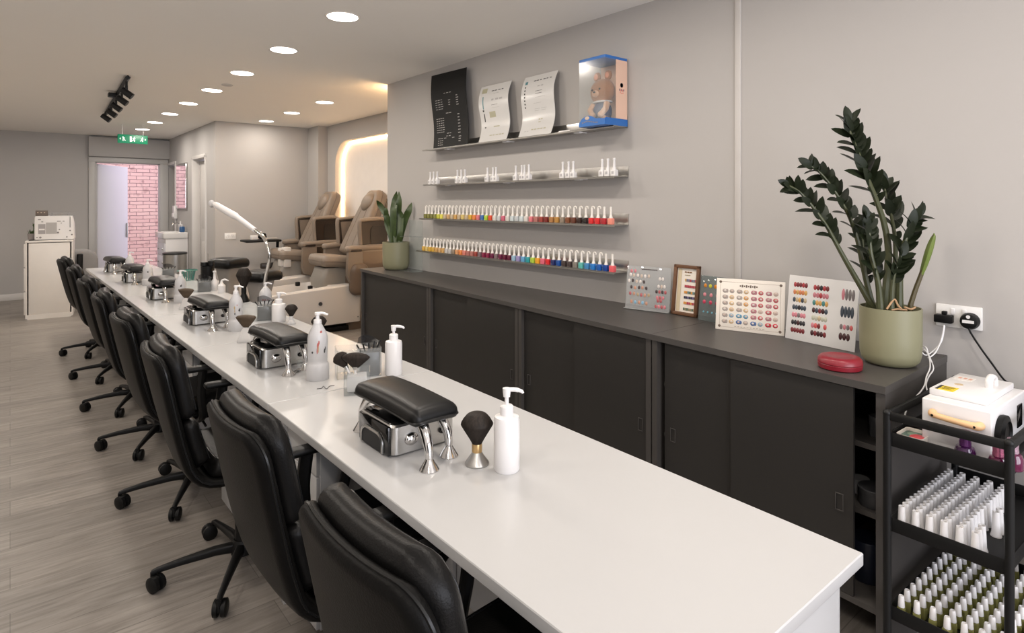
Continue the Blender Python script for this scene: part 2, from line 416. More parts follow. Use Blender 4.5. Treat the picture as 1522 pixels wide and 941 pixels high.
# corridor wall with two doorways
cw = MB()
for a, b in ((9.12, 9.485), (10.315, 11.54), (12.34, 12.5)): cw.box((2.24, (a + b) / 2, CH / 2), (0.14, b - a, CH))
for a, b in ((9.485, 10.315), (11.54, 12.34)): cw.box((2.24, (a + b) / 2, (2.2 + CH) / 2), (0.14, b - a, CH - 2.2))
struct('wall_corridor', cw, WALLB)
for i, (a, b) in enumerate(((9.485, 10.315), (11.54, 12.34))):
    d = MB()
    for y in (a + .02, b - .02): d.box((2.235, y, 1.1), (0.17, 0.05, 2.2), r=0.004)
    d.box((2.235, (a + b) / 2, 2.2), (0.17, b - a + .01, 0.05), r=0.004)
    fr = struct('door_%d' % (i + 2), d, TRIMW)
    lf = MB().box((2.275, (a + b) / 2, 1.08), (0.04, b - a - .1, 2.15), r=0.003)
    for zz in (0.55, 1.5): lf.box((2.256, (a + b) / 2, zz), (0.008, b - a - .34, 0.75), r=0.003)
    leaf = lf.build('door_leaf', TRIMW, fr)
    hn = MB().cyl((2.25, a + .13, 1.02), (2.20, a + .13, 1.02), 0.009).tube([(2.20, a + .13, 1.02), (2.20, a + .24, 1.02)], 0.008).cyl((2.256, a + .13, 1.02), (2.25, a + .13, 1.02), 0.026)
    hn.build('door_handle', STEEL, leaf)
    MB().box((2.252, (a + b) / 2, 1.98), (0.008, 0.05, 0.07), r=0.002).build('door_sign', BLACKP, leaf)
# back wall with the exit doorway
bw = MB()
bw.box((-0.32, YB + .08, CH / 2), (2.64, 0.16, CH)); bw.box((2.2, YB + .08, CH / 2), (0.30, 0.16, CH)); bw.box((1.525, YB + .08, (2.23 + CH) / 2), (1.05, 0.16, CH - 2.23))
struct('wall_back', bw, WALLB)
struct('trim_3', MB().box((1.585, YB - .05, 2.45), (1.18, 0.10, 0.325), r=0.004), WALLB)
struct('baseboard_back', MB().box((-0.33, YB - .01, 0.05), (2.62, 0.02, 0.10), r=0.004), TRIMW)
struct('baseboard_corridor', MB().box((2.16, 10.92, 0.05), (0.02, 1.2, 0.10), r=0.004), TRIMW)
df = MB()
df.box((1.045, YB - .01, 1.14), (0.09, 0.06, 2.28), r=0.006); df.box((2.10, YB - .01, 1.14), (0.13, 0.05, 2.28), r=0.006); df.box((1.57, YB - .01, 2.24), (1.144, 0.066, 0.085), r=0.006)
df.box((1.10, YB + .08, 1.1), (0.03, 0.14, 2.2), r=0.003); df.box((2.045, YB + .08, 1.1), (0.03, 0.14, 2.2), r=0.003); df.box((1.57, YB + .08, 2.205), (0.95, 0.14, 0.03), r=0.003)
d1 = struct('door_1', df, mat('grey_white_frame', (0.50, 0.49, 0.475), 0.4))
LM = Matrix.Translation((1.12, YB + .12, 0)) @ Matrix.Rotation(radians(54), 4, 'Z')
lf = MB().box((0.44, 0, 1.09), (0.88, 0.05, 2.16), r=0.004, M=LM)
leaf = lf.build('door_leaf', mat('white_door_skin', (0.80, 0.79, 0.82), 0.4, var=0.01), d1)
lk = MB()
for z in (0.55, 0.75, 0.98, 1.2, 1.42, 1.66, 1.9): lk.box((0.882, 0.0, z), (0.006, 0.03, 0.05), M=LM)
lk.build('lock_bolts', BLACKP, leaf)
lkb = MB().box((0.8815, 0, 1.1), (0.003, 0.022, 1.9), M=LM); lkb.build('lock_plate', STEEL, leaf)
MB().box((0.83, -0.04, 1.02), (0.02, 0.03, 0.26), r=0.006, M=LM).build('pull_handle', STEEL, leaf)
# the yard beyond
yb = MB().box((2.2, 14.6, 1.9), (6.0, 0.2, 4.2)); o = struct('wall_yard', yb, brick_mat())
struct('ground_yard', MB().box((2.2, 13.4, -0.05), (6.0, 2.2, 0.08)), mat('concrete', (0.3, 0.28, 0.27), 0.9, bump=0.3, bscale=30, var=0.2))
# debris against the brick wall is left plain; world = overcast sky
w = bpy.data.worlds.new('sky'); SC.world = w; w.use_nodes = True
bg = w.node_tree.nodes['Background']; bg.inputs['Color'].default_value = (0.86, 0.84, 1.0, 1); bg.inputs['Strength'].default_value = 2.0

# ================================================================== CEILING LIGHTS
LENS = mat('lamp_diffuser', (1, 0.97, 0.92), emit=(1.0, 0.93, 0.85), estr=9.0)
RINGM = mat('lamp_ring', (0.75, 0.72, 0.68), 0.4)
def make_downlight(label):
    t = thing('downlight', label, 'ceiling light', (0, 0, CH), group=None)
    MB().lathe([(0.091, -0.002), (0.104, -0.004), (0.106, 0.0)], n=36).build('trim_ring', RINGM, t)
    MB().lathe([(0.0001, -0.003), (0.091, -0.003)], n=36).build('diffuser', LENS, t)
    return t
LP = [(1.56, 3.50 + 1.035 * k) for k in range(8)]
dl = None
def lamp(x, y, power, col=(1.0, 0.91, 0.815), size=0.19):
    L = bpy.data.lights.new('downlight_lamp', 'AREA'); L.shape = 'DISK'; L.size = size; L.energy = power; L.color = col; L.spread = radians(180)
    o = bpy.data.objects.new('downlight_lamp', L); COL.objects.link(o); o.location = (x, y, CH - 0.012)
PW = 10.2
for i, (x, y) in enumerate(LP):
    lb = 'round white recessed ceiling light over the manicure desks, %s from the near end' % nth(i + 1)
    if dl is None: dl = make_downlight(lb); dl.location = (x, y, CH)
    else: dup(dl, (x, y, CH), label=lb)
    lamp(x, y, PW)
for i, y in enumerate((6.58, 7.61, 8.59)):
    dup(dl, (2.72, y, CH), label='round ceiling light in the short row by the pedicure chairs, %s from the shelf wall' % nth(i + 1))
    lamp(2.72, y, PW * 0.5)
# row carried on over the camera, plus an unseen row added for even light
for x, y in [(1.56, 2.46), (1.56, 1.42), (1.56, 0.38), (1.56, -0.66)] + [(-0.45, -1.6 + 1.3 * k) for k in range(10)]:
    dup(dl, (x, y, CH), label='round recessed ceiling light out of view, above the viewer or added over the walkway', group='ceiling lights out of view')
    lamp(x, y, PW)
# area lamp added at the unseen window as daylight fill from the front
L = bpy.data.lights.new('added_front_light', 'AREA'); L.shape = 'RECTANGLE'; L.size = 3.1; L.size_y = 1.85; L.energy = 105; L.color = (0.93, 0.95, 1.0)
o = bpy.data.objects.new('added_front_light', L); COL.objects.link(o); o.location = (0.85, -2.75, 1.4); o.rotation_euler = (pi / 2, 0, 0)

# warm cove lamp on the hidden return of the shelf wall, washing the bay's ceiling
t = thing('cove_light', 'warm cove lamp behind the end of the shelf wall, washing the bay ceiling', 'cove light', (3.2, 5.25, 2.42))
MB().box((0, 0, 0), (.7, .05, .04), r=.004).build('housing', RINGM, t)
L = bpy.data.lights.new('cove_lamp', 'AREA'); L.shape = 'RECTANGLE'; L.size = .68; L.size_y = .04; L.energy = 9; L.color = (1.0, .62, .30)
o = bpy.data.objects.new('cove_lamp', L); COL.objects.link(o); o.location = (3.2, 5.26, 2.445); o.rotation_euler = (pi, 0, 0)
# smoke sensor plate
o = MB().lathe([(0.05, 0), (0.05, -0.006), (0.044, -0.010), (0.0001, -0.011)], n=24).build('sensor', mat('sensor_white', (0.52, 0.49, 0.46), 0.5)); o.location = (1.60, 6.2, CH)
tag(o, 'small flat round sensor plate on the ceiling beside the row of lights', 'ceiling sensor')

# track light
p0 = onZ(190, 115, 2.62); p1 = onZ(157, 170, 2.62)
tr = thing('track_light', 'black ceiling track fitted with five black spotlights', 'track light', (p0.x, p0.y, CH))
A = Vector((0, 0, -0.02)); B = Vector((p1.x - p0.x, p1.y - p0.y, -0.02))
dirv = (B - A).normalized()
MB().tube([A, B], 0.022, n=4).build('track', BLACKM, tr)
MB().box(A + dirv * 1.0 + Vector((-0.05, 0, -0.02)), (0.07, 0.09, 0.04), r=0.006).build('feed_box', BLACKM, tr)
for k, (u, v) in enumerate(((188, 138), (181, 149), (172.5, 159), (165.5, 168), (157, 175))):
    q = onZ(u, v, 2.50); q = Vector((q.x - p0.x, q.y - p0.y, -0.14))
    tt = (q - A).dot(dirv); top = A + dirv * tt
    h = MB(); h.cyl(top, Vector((q.x, q.y, q.z + 0.05)), 0.010)
    h.box((q.x, q.y, q.z + .045), (0.02, 0.03, 0.05), r=0.004)
    hd = h.build('spotlight', BLACKM, tr)
    d2 = Vector((0.75, -0.25, -0.6)).normalized()
    m2 = MB().cyl(q - d2 * 0.045, q + d2 * 0.055, 0.028, 0.030, n=20); m2.build('lamp_head', BLACKM, hd)

# exit sign
es = thing('exit_sign', 'green illuminated exit sign with white running figure hanging from the ceiling', 'exit sign', (1.36, 10.2, 2.43))
MB().box((0, 0, 0), (0.37, 0.03, 0.125), r=0.004).build('sign_panel', mat('exit_green', (0.0, 0.16, 0.075), 0.4, emit=(0.0, 0.22, 0.10), estr=0.3), es)
hz = MB()
for x in (-0.13, 0.13): hz.cyl((x, 0, 0.06), (x, 0, 0.21), 0.004)
hz.build('hanger', WHITEP, es)
pic = MB()
def man(x, flip=1, run=True, s=1.0):
    pic.lathe([(0.0001, 0), (0.010 * s, 0)], n=12, M=Matrix.Translation((x + .006 * flip, -0.0165, 0.036 * s)) @ Matrix.Rotation(pi / 2, 4, 'X'))
    for a, b in (((0, .024), (-.008, -.004)), ((0, .02), (.02, .008)), ((0, .02), (-.022, .012)), ((-.008, -.004), (.012, -.018)), ((.012, -.018), (.004, -.042)), ((-.008, -.004), (-.016, -.026)), ((-.016, -.026), (-.036, -.030))):
        a = Vector((x + a[0] * flip * s, -.0165, a[1] * s)); b = Vector((x + b[0] * flip * s, -.0165, b[1] * s)); d = (b - a).normalized(); nn = Vector((d.z, 0, -d.x)) * .0062 * s
        pic.add([a - nn, a + nn, b + nn, b - nn], [[0, 1, 2, 3]])
def rect(x0, x1, z0, z1): pic.add([(x0, -.0162, z0), (x1, -.0162, z0), (x1, -.0162, z1), (x0, -.0162, z1)], [[0, 1, 2, 3]])
rect(-.038, -.016, -.040, .040); man(0.014, 1, s=.85)
man(-.115, -1, s=.75); man(.115, 1, s=.75)
for sgn in (-1, 1):
    pic.add([(sgn * .165, -.0162, .0), (sgn * .148, -.0162, .016), (sgn * .148, -.0162, -.016)], [[0, 1, 2]])
pic.build('pictogram', mat('sign_white', (0.8, 0.85, 0.82), 0.5, emit=(0.8, 0.9, 0.85), estr=0.35), es, smooth=False, weld=False)
# ================================================================== DESKS
TZ = 0.75
DESKS = [(0.52, 2.33, .742, 1.411, .745, 1.457), (2.334, 3.48, .744, 1.456, .728, 1.437), (3.484, 4.62, .730, 1.437, .718, 1.422),
         (4.624, 5.79, .718, 1.420, .708, 1.406), (5.794, 6.95, .708, 1.402, .695, 1.385), (6.954, 8.57, .695, 1.380, .677, 1.350)]
for i, (ya, yb, xa, xb, xc, xd) in enumerate(DESKS):
    lb = ['white manicure desk nearest the viewer, its square end standing clear', 'white manicure desk second in the long row', 'white manicure desk third in the long row',
          'white manicure desk fourth in the long row', 'white manicure desk fifth in the long row', 'white manicure desk at the far end of the row towards the exit'][i]
    yc = (ya + yb) / 2
    t = thing('manicure_desk', lb, 'desk', (1.08, yc, 0))
    def q(x, y): return (x - 1.08, y - yc)
    bm = MB(); poly = [q(xa, ya), q(xb, ya), q(xd, yb), q(xc, yb)]
    n = 0.0025
    bm.rings([[(x, y, z) for x, y in [(p[0] * (1 - k), p[1] * (1 - k * .5)) for p in poly]] for z, k in ((TZ - .028, 0.002), (TZ - .026, 0), (TZ - n, 0), (TZ, 0.005))])
    bm.build('desk_top', WHITE, t, sharp=25)
    for y, s in ((ya + .045, 1), (yb - .03, -1)):
        x0 = xa + .045 if (i == 0 or y > 5.6) else 1.09     # set back where a chair stands
        MB().box(((x0 + (xb - .04)) / 2 - 1.08, y - yc, .3605), (xb - .04 - x0, .028, .721), r=.002).build('end_panel', WHITE, t)
    MB().box((1.20 - 1.08, (ya + .06 + yb - .045) / 2 - yc, .43), (.018, yb - ya - .135, .58), r=.002).build('modesty_panel', WHITE, t)
    if i == 0:
        for yy in (1.2, 1.75): MB().box((1.18 - 1.08, yy - yc, .36), (.016, .03, .71), r=.002).build('support_batten', WHITE, t)
        MB().lathe([(.022, 0), (.022, .004), (.0001, .004)], n=20, M=Matrix.Translation((1.190 - 1.08, 1.47 - yc, .33)) @ Matrix.Rotation(-pi / 2, 4, 'Y')).build('cable_hole', BLACKP, t)
    else:
        pass
    y0, y1 = ((1.995, 2.275), (2.945, 3.195), (3.81, 4.07), (4.70, 4.99), (5.865, 6.02), (7.75, 8.05))[i]
    pd_ = MB().box((1.0 - 1.08, (y0 + y1) / 2 - yc, .385), (.38, y1 - y0, .67), r=.003).build('pedestal', WHITE, t)
    dw = MB()
    for z0, z1 in ((.055, .42), (.426, .57), (.576, .715)): dw.box((.804 - 1.08, (y0 + y1) / 2 - yc, (z0 + z1) / 2), (.014, y1 - y0 - .008, z1 - z0), r=.002)
    dw.build('drawer_fronts', WHITE, pd_)

# ================================================================== OFFICE CHAIRS
prof = smoothpath([(-.345, .95), (-.318, .83), (-.288, .70), (-.258, .585), (-.225, .50), (-.165, .455), (-.06, .448), (.08, .458), (.235, .462)], 10)
acc = [0.0]
for a, b in zip(prof, prof[1:]): acc.append(acc[-1] + (Vector(b) - Vector(a)).length)
PL = acc[-1]
def path(q):
    if q < 0: i = 0
    else:
        i = 0
        while i < len(acc) - 2 and acc[i + 1] < q: i += 1
    a, b = Vector(prof[i]), Vector(prof[i + 1]); d = (b - a).normalized()
    p = a + d * (q - acc[i])
    return p, Vector((-d.y, d.x)) * -1.0 if False else Vector((-d.y, d.x))
def csurf(off, s0, conc):
    def f(y, q):
        p, n = path(s0 + q)
        wq = max(0.0, 1 - max(0, s0 + q) / 0.62)          # the back is dished, the seat flat
        k = off + conc * y * y * (0.35 + 0.65 * wq)
        return Vector((p.x + n.x * k, y, p.y + n.y * k)), Vector((n.x, 0, n.y))
    return f
def make_chair(label):
    t = thing('office_chair', label, 'office chair')
    sh = MB(); loop = sh.pad(csurf(0, 0, .55), .218, PL, .036, r0=.075, r1=.06, e=.018, nu=16, nv=40)
    shell = sh.build('shell', MATTEL, t, sharp=60)
    MB().tube([p for p in loop], .0035, n=5, closed=True).build('piping', PIPING, shell)
    def cushion(nm, s0, L, W, T, off, r0, r1, crown):
        mb = MB(); loop = mb.pad(csurf(off, s0, .5), W, L, T, r0=r0, r1=r1, e=.034, nu=18, nv=20, crown=crown)
        c = mb.build(nm, LEATHER, t, sharp=70)
        # twin seams running round the face
        for dd in (.010, .018):
            sf = csurf(off, s0, .5); pts = []
            w2 = W - .012 - dd; q0 = .012 + dd; q1 = L - .012 - dd; rr = max(.03, r0 - dd)
            for k in range(9):
                a = pi / 2 * k / 8
                pts.append((w2 - rr + rr * sin(a), q0 + rr - rr * cos(a)))
            half = pts + [(w2, q0 + rr + (q1 - q0 - rr) * k / 6) for k in range(1, 7)]
            line = [(-y, q) for y, q in half[::-1]] + [(-(w2 - rr) + 2 * (w2 - rr) * k / 8, q0) for k in range(1, 8)] + half
            pp = []
            for y, q in line:
                p, n = sf(y, q); d = min(W - abs(y), q, L - q); tt = min(1, d / .034)
                h = T / 2 * sqrt(1 - (1 - tt) ** 2) + crown * (1 - (y / W) ** 2) * (1 - (2 * q / L - 1) ** 2)
                pp.append(p + n * (h + .0005))
            MB().tube(pp, .0017, n=5).build('seam', PIPING, c)
        return c
    cushion('headrest_cushion', -.018, .275, .205, .062, .047, .085, .03, .006)
    cushion('lumbar_cushion', .262, .215, .198, .060, .045, .03, .06, .006)
    cushion('seat_cushion', PL - .42, .41, .214, .07, .05, .05, .05, .008)
    for sgn in (1, -1):
        a = MB(); a.box((.075, sgn * .265, .70), (.34, .052, .026), r=.011, seg=3)
        ar = a.build('armrest', BLACKP, t)
        b = MB(); b.tube(smoothpath([(-.02, sgn * .265, .69), (-.03, sgn * .27, .58), (-.02, sgn * .265, .47), (-.02, sgn * .20, .435)], 5), [.017] * 16, n=8, flat=1.3)
        b.tube(smoothpath([(.13, sgn * .265, .69), (.12, sgn * .27, .58), (.09, sgn * .262, .47), (.08, sgn * .20, .435)], 5), [.015] * 16, n=8, flat=1.2)
        b.build('arm_bracket', BLACKP, ar)
    m = MB(); m.box((0, 0, .415), (.22, .18, .03), r=.008); m.box((.02, 0, .395), (.12, .10, .03), r=.008); m.cyl((.02, -.05, .40), (.0, -.235, .405), .006)
    m.build('tilt_mechanism', BLACKP, t)
    MB().lathe([(.030, .115), (.030, .30), (.022, .30), (.022, .40)], n=18).build('gas_column', BLACKP, t)
    MB().lathe([(.028, .055), (.045, .065), (.045, .10), (.034, .122)], n=20).build('hub', BLACKP, t)
    for k in range(5):
        R = Matrix.Rotation(radians(26 + 72 * k), 4, 'Z')
        l = MB()
        sec = []
        for x, zc, w, h in ((.03, .092, .034, .040), (.10, .094, .031, .034), (.22, .084, .024, .026), (.305, .073, .020, .020), (.325, .066, .019, .020)):
            sec.append([(x, p[0], zc + p[1]) for p in rrect(-w / 2, w / 2, -h / 2, h / 2, min(w, h) * .3, 3)])
        l.rings(sec, M=R)
        leg = l.build('leg', BLACKP, t)
        c = MB(); cx = .32
        c.cyl((cx, 0, .05), (cx, 0, .07), .009, M=R)
        sw = Matrix.Translation((cx, 0, 0)) @ Matrix.Rotation(radians(30 + 50 * k), 4, 'Z')
        for sy in (-1, 1):
            c.lathe([(.0001, -.011), (.020, -.011), (.0305, -.007), (.0305, .007), (.022, .011), (.008, .013), (.0001, .013)], n=22, M=R @ sw @ Matrix.Translation((.018, sy * .014, .0305)) @ Matrix.Rotation(pi / 2 * -sy, 4, 'X'))
        c.box((.012, 0, .042), (.042, .012, .035), r=.005, M=R @ sw)
        c.build('caster', BLACKP, leg)
    return t
CY = [(.757, .945, 2), (.768, 1.68, 1), (.74, 2.635, -2), (.735, 3.50, 2), (.73, 4.385, -2), (.725, 5.31, 2), (.72, 6.33, -1), (.71, 7.40, 3)]
ch = None
for i, (x, y, a) in enumerate(CY):
    lb = 'black leather office chair, %s from the near end of the white desks' % nth(i + 1) if i else 'black leather office chair nearest the viewer, cropped by the photo edge'
    if i == len(CY) - 1: lb = 'black leather office chair farthest from the viewer, by the white cabinet'
    if ch is None: ch = make_chair(lb); ch.location = (x, y, 0); ch.rotation_euler = (0, 0, radians(a)); ch['group'] = 'office chairs along the desks'
    else: dup(ch, (x, y, 0), radians(a), lb)

# ================================================================== DESK STATIONS
def make_lamp(label):
    t = thing('nail_lamp', label, 'nail lamp', group='nail lamps on the desks')
    W, D, H = .225, .215, .098
    b = MB(); rs = []
    for z, k in ((.004, .004), (.008, 0), (.088, 0.0), (.094, .004)):
        rs.append([(x, y, z) for x, y in rrect(-W / 2 + k, W / 2 - k, -D / 2 + k, D / 2 - k, .024, 6)])
    b.rings(rs); body = b.build('body', STEEL, t, sharp=30)
    MB().rings([[(x, y, z) for x, y in rrect(-W / 2 + k, W / 2 - k, -D / 2 + k, D / 2 - k, .022, 6)] for z, k in ((.092, .005), (.097, .008), (.099, .014))]).build('top_panel', BLACKG, t)
    MB().box((.01, .02, .0995), (.09, .07, .002), r=.001).build('display', mat('dark_display', (.006, .006, .006), .3, spec=.3), t)
    # the hand opening on the client's side
    f = MB(); f.box((-W / 2 - .001, 0, .048), (.012, D - .022, .086), r=.004, m=0)
    fo = f.build('front_plate', BLACKG, t)
    ar = [(y, z) for y, z in [(-.068, .008), (-.068, .030)] + [(-.068 + .034 * (1 - cos(a)) , .030 + .030 * sin(a)) for a in [pi / 2 * k / 6 for k in range(1, 7)]]]
    ar = ar + [(-y, z) for y, z in ar[::-1]]
    rec = MB().prism([(p[0], p[1]) for p in ar], 0, .004, M=Matrix.Translation((-W / 2 - .0068, 0, 0)) @ Matrix(((0, 0, -1, 0), (1, 0, 0, 0), (0, 1, 0, 0), (0, 0, 0, 1))))
    rec.build('hand_opening', mat('opening_black', (.004, .004, .004), .6), fo)
    MB().tube(smoothpath([(-W / 2 - .011, y, z) for y, z in ar], 3), .0045, n=6).build('chrome_rim', STEEL, fo)
    for (x, r, m, nm) in ((-.048, .024, CHROME, 'knob'), (.062, .013, BLACKG, 'socket')):
        MB().ball((x, -D / 2 - .002, .046), (r, .012, r * .8), n=20).build(nm, m, t)
    fe = MB()
    for sx in (-1, 1):
        for sy in (-1, 1): fe.cyl((sx * .085, sy * .08, 0), (sx * .085, sy * .08, .006), .010)
    fe.build('foot', BLACKP, t)
    return t
def make_rest(label):
    t = thing('hand_rest', label, 'hand rest', group='padded hand rests on the desks')
    def sf(y, q): return Vector((y, q - .19, .143 - .10 * (q - .19) ** 2 - .6 * y * y)), Vector((0, 0, 1))
    c = MB(); loop = c.pad(sf, .080, .395, .058, r0=.025, r1=.025, e=.03, nu=16, nv=24, crown=.006, back=.75)
    cu = c.build('cushion', VINYL, t, sharp=70)
    MB().tube([p + Vector((0, 0, -.004)) for p in loop], .003, n=5, closed=True).build('piping', PIPING, cu)
    MB().box((0, 0, .125), (.12, .34, .012), r=.004).build('base_plate', BLACKP, t)
    for sx in (-1, 1):
        for sy in (-1, 1):
            l = MB()
            x = sx * .048 + (.012 if sy < 0 else 0); y0 = sy * .200 + (.045 if sx > 0 > sy else 0)
            pts = smoothpath([(x * .8, y0 - sy * .065, .122), (x * .9, y0 - sy * .035, .108), (x, y0 - sy * .008, .070), (x, y0, .035), (x, y0, .022)], 5)
            k = len(pts); l.tube(pts, [.0185 - .0090 * i / (k - 1) for i in range(k)], n=12)
            l.lathe([(.0275, 0), (.0285, .003), (.026, .007), (.013, .028), (.010, .036)], c=(x, y0, 0), n=22)
            l.build('leg', CHROME, t)
    return t
LF = [(.862, 1.592), (.871, 2.815), (.859, 4.105), (.846, 5.387), (.842, 6.72), (.822, 7.905)]
RC = [(.945, 1.662, 0), (.965, 2.86, 2), (.950, 4.08, 2), (.937, 5.42, 2), (.912, 6.73, 3), (.88, 7.86, 3)]
st_names = ['nearest station', 'second station from the near end', 'third station from the near end', 'fourth station from the near end', 'fifth station, next to the farthest', 'farthest station towards the exit']
lm = rs_ = None
for i in range(6):
    l1 = 'silver and black nail lamp under the hand rest, ' + st_names[i]; l2 = 'black padded hand rest on four chrome legs, ' + st_names[i]
    lx, ly = LF[i][0] + .1125, LF[i][1] + .1075
    if lm is None: lm = make_lamp(l1); lm.location = (lx, ly, TZ)
    else: dup(lm, (lx, ly, TZ), 0, l1)
    if rs_ is None: rs_ = make_rest(l2); rs_.location = (RC[i][0], RC[i][1], TZ); rs_.rotation_euler = (0, 0, radians(RC[i][2]))
    else: dup(rs_, (RC[i][0], RC[i][1], TZ), radians(RC[i][2]), l2)

NOZ = atan2(RT.y, RT.x)
def pump_bottle(label, loc, r=.0365, h=.155, H=.23, body=WHITEP, name='pump_bottle', group=None, prints=None, noz=NOZ):
    t = thing(name, label, 'pump bottle', loc, noz, group)
    MB().lathe([(r * .93, 0), (r, .005), (r, h - .014), (r * .93, h - .004), (r * .62, h), (r * .45, h + .002)], n=28).build('bottle', body, t)
    c = MB(); c.lathe([(r * .52, h), (r * .52, h + .024), (r * .42, h + .028), (r * .2, h + .030)], n=22)
    c.build('collar', WHITEP, t)
    p = MB(); p.cyl((0, 0, h + .028), (0, 0, H - .018), r * .16); p.lathe([(r * .26, H - .024), (r * .30, H - .012), (r * .32, H), (.0001, H + .002)], n=18)
    p.tube(smoothpath([(0, 0, H - .005), (.02, 0, H - .004), (.040, 0, H - .008), (.046, 0, H - .014)], 4), [.0062] * 7 + [.005] * 3 + [.004] * 3, n=10)
    p.build('pump', WHITEP, t)
    return t
def patch(mb, r, a, z, da, dz, m=0, n=8):
    """a small blot printed on a round wall"""
    vs = [((r) * cos(a + da * cos(2 * pi * k / n)), r * sin(a + da * cos(2 * pi * k / n)), z + dz * sin(2 * pi * k / n)) for k in range(n)]
    mb.add(vs, [list(range(n))], m)
FULL = ((-.15, .150, .10, .013, 0), (-.05, .163, .07, .009, 0), (-.22, .128, .05, .013, 0), (-.10, .135, .05, .016, 1), (.55, .125, .09, .010, 2), (.65, .135, .06, .008, 2), (-.7, .122, .10, .005, 2), (.25, .205, .15, .007, 0))
YELLOW = ((-.25, .150, .10, .010, 1), (-.22, .130, .05, .013, 1), (-.2, .112, .08, .008, 2), (.45, .132, .15, .008, 2), (.55, .140, .08, .006, 2), (.1, .165, .05, .006, 0))
BLOT = ((.1, .150, .16, .009, 2), (.2, .157, .08, .007, 2), (-.3, .12, .06, .006, 2))
REDTX = ((-.5, .12, .16, .006, 0), (-.15, .12, .10, .006, 0), (.25, .118, .07, .008, 0))
def deco_bottle(label, loc, s=1.0, H=.285, rz=0, prints=FULL):
    t = thing('pump_bottle', label, 'pump bottle', loc, rz, 'frosted pump bottles with flower prints')
    pr = [(.046, 0), (.048, .004), (.048, .060), (.044, .068), (.040, .075), (.041, .085), (.042, .175), (.038, .195), (.024, .222), (.015, .240)]
    pr = [(a * s, b * H / .285) for a, b in pr]
    b = MB().lathe(pr, n=26).build('bottle', FROST, t)
    aa = -pi / 2 - .2 - rz
    z = H / .285
    for k, (da, zz, w, hh, m) in enumerate(prints):
        f = MB(); patch(f, pr[5][0] + .0016 if zz < .18 else .0345 * s, aa + da, zz * z, w, hh * z)
        f.build('flower_print', [color(176, 92, 86), color(180, 158, 118), color(66, 66, 66)][m], b, smooth=False, weld=False)
    p = MB(); p.lathe([(.017 * s, H - .046), (.016 * s, H - .032), (.008, H - .028), (.007, H - .012), (.012 * s, H - .010), (.012 * s, H), (.0001, H + .001)], n=18)
    p.tube([(0, 0, H - .004), (.022, 0, H - .003), (.045, 0, H - .010)], [.006, .0055, .004], n=8, M=Matrix.Rotation(NOZ - rz, 4, 'Z'))
    p.build('pump', WHITEP, t)
    return t
pump_bottle('tall plain white pump bottle on the nearest desk beside the big brush', (1.079, 1.325, TZ))
pump_bottle('white pump bottle standing behind the nearest black hand rest', (1.300, 2.385, TZ), r=.037, h=.150, H=.215)
deco_bottle('frosted pump bottle printed with red flowers, second station from the near end', onZ(472, 563, TZ))
deco_bottle('frosted pump bottle with a small yellow and black print, third station', onZ(350.5, 491, TZ), .9, .265, .3, YELLOW)
pump_bottle('short white pump bottle with red lettering at the desk edge, third station', (1.322, 3.93, TZ), r=.043, h=.115, H=.185)
deco_bottle('frosted pump bottle with a black blot print, fourth station', (.997, 5.155, TZ), .92, .245, .5, BLOT)
deco_bottle('frosted pump bottle behind the fifth hand rest', (.978, 6.455, TZ), .95, .235, .2, BLOT[:1])
deco_bottle('frosted pump bottle behind the farthest hand rest', (.985, 7.59, TZ), .95, .235, .9, ())
deco_bottle('frosted pump bottle with red lettering at the desk edge beside the lamp stem', (1.375, 4.36, TZ), 1.0, .20, .0, REDTX)
q = MB().lathe([(.03, 0), (.031, .004), (.031, .07), (.012, .095), (.008, .15), (.014, .152), (.014, .165), (.0001, .166)], n=20).build('squeeze_bottle', WHITEP); q.location = (1.372, 5.72, TZ)
tag(q, 'slim white squeeze bottle with a flat cap beside the grey organiser, fourth station', 'bottle')
q = MB().lathe([(.03, 0), (.031, .004), (.030, .06), (.012, .08), (.009, .10)], n=20).tube([(0, 0, .10), (.02, -.015, .112), (.045, -.035, .100)], [.009, .008, .005], n=8).build('squeeze_bottle', WHITEP); q.location = (1.375, 5.50, TZ)
tag(q, 'small white bottle with a hooked spout at the desk edge, fourth station', 'bottle')

def brush(label, loc, base='steel', s=1.0, rz=0, flat=1.0, tilt=None, group='large round dusting brushes'):
    t = thing('dusting_brush', label, 'brush', loc, rz, group)
    if tilt: t.rotation_euler = tilt
    bm_ = STEEL if base == 'steel' else (FROSTC if base == 'clear' else BLACKP)
    MB().lathe([(.034 * s, 0), (.035 * s, .004 * s), (.033 * s, .008 * s), (.017 * s, .030 * s), (.014 * s, .036 * s)], n=28).build('handle', bm_, t)
    MB().lathe([(.0145 * s, .036 * s), (.0150 * s, .038 * s), (.0150 * s, .058 * s), (.0145 * s, .060 * s)], n=24).build('ferrule', GOLD if base == 'steel' else bm_, t)
    b = MB(); n = 56
    rs = []
    for z, r in ((.060, .0135), (.072, .0195), (.090, .030), (.108, .0405), (.115, .0445), (.119, .0440), (.131, .0375), (.142, .0285), (.147, .021), (.149, .002)):
        rs.append([(r * s * cos(2 * pi * k / n) * (1 + (.05 if k % 2 else -.03)), r * s * flat * sin(2 * pi * k / n) * (1 + (.05 if k % 2 else -.03)), z * s) for k in range(n)])
    b.rings(rs, m=0); b.build('bristles', BRISTLE, t, sharp=75)
    return t
brush('dark dusting brush with a brass collar and flared steel foot on the nearest desk', (1.036, 1.408, TZ))
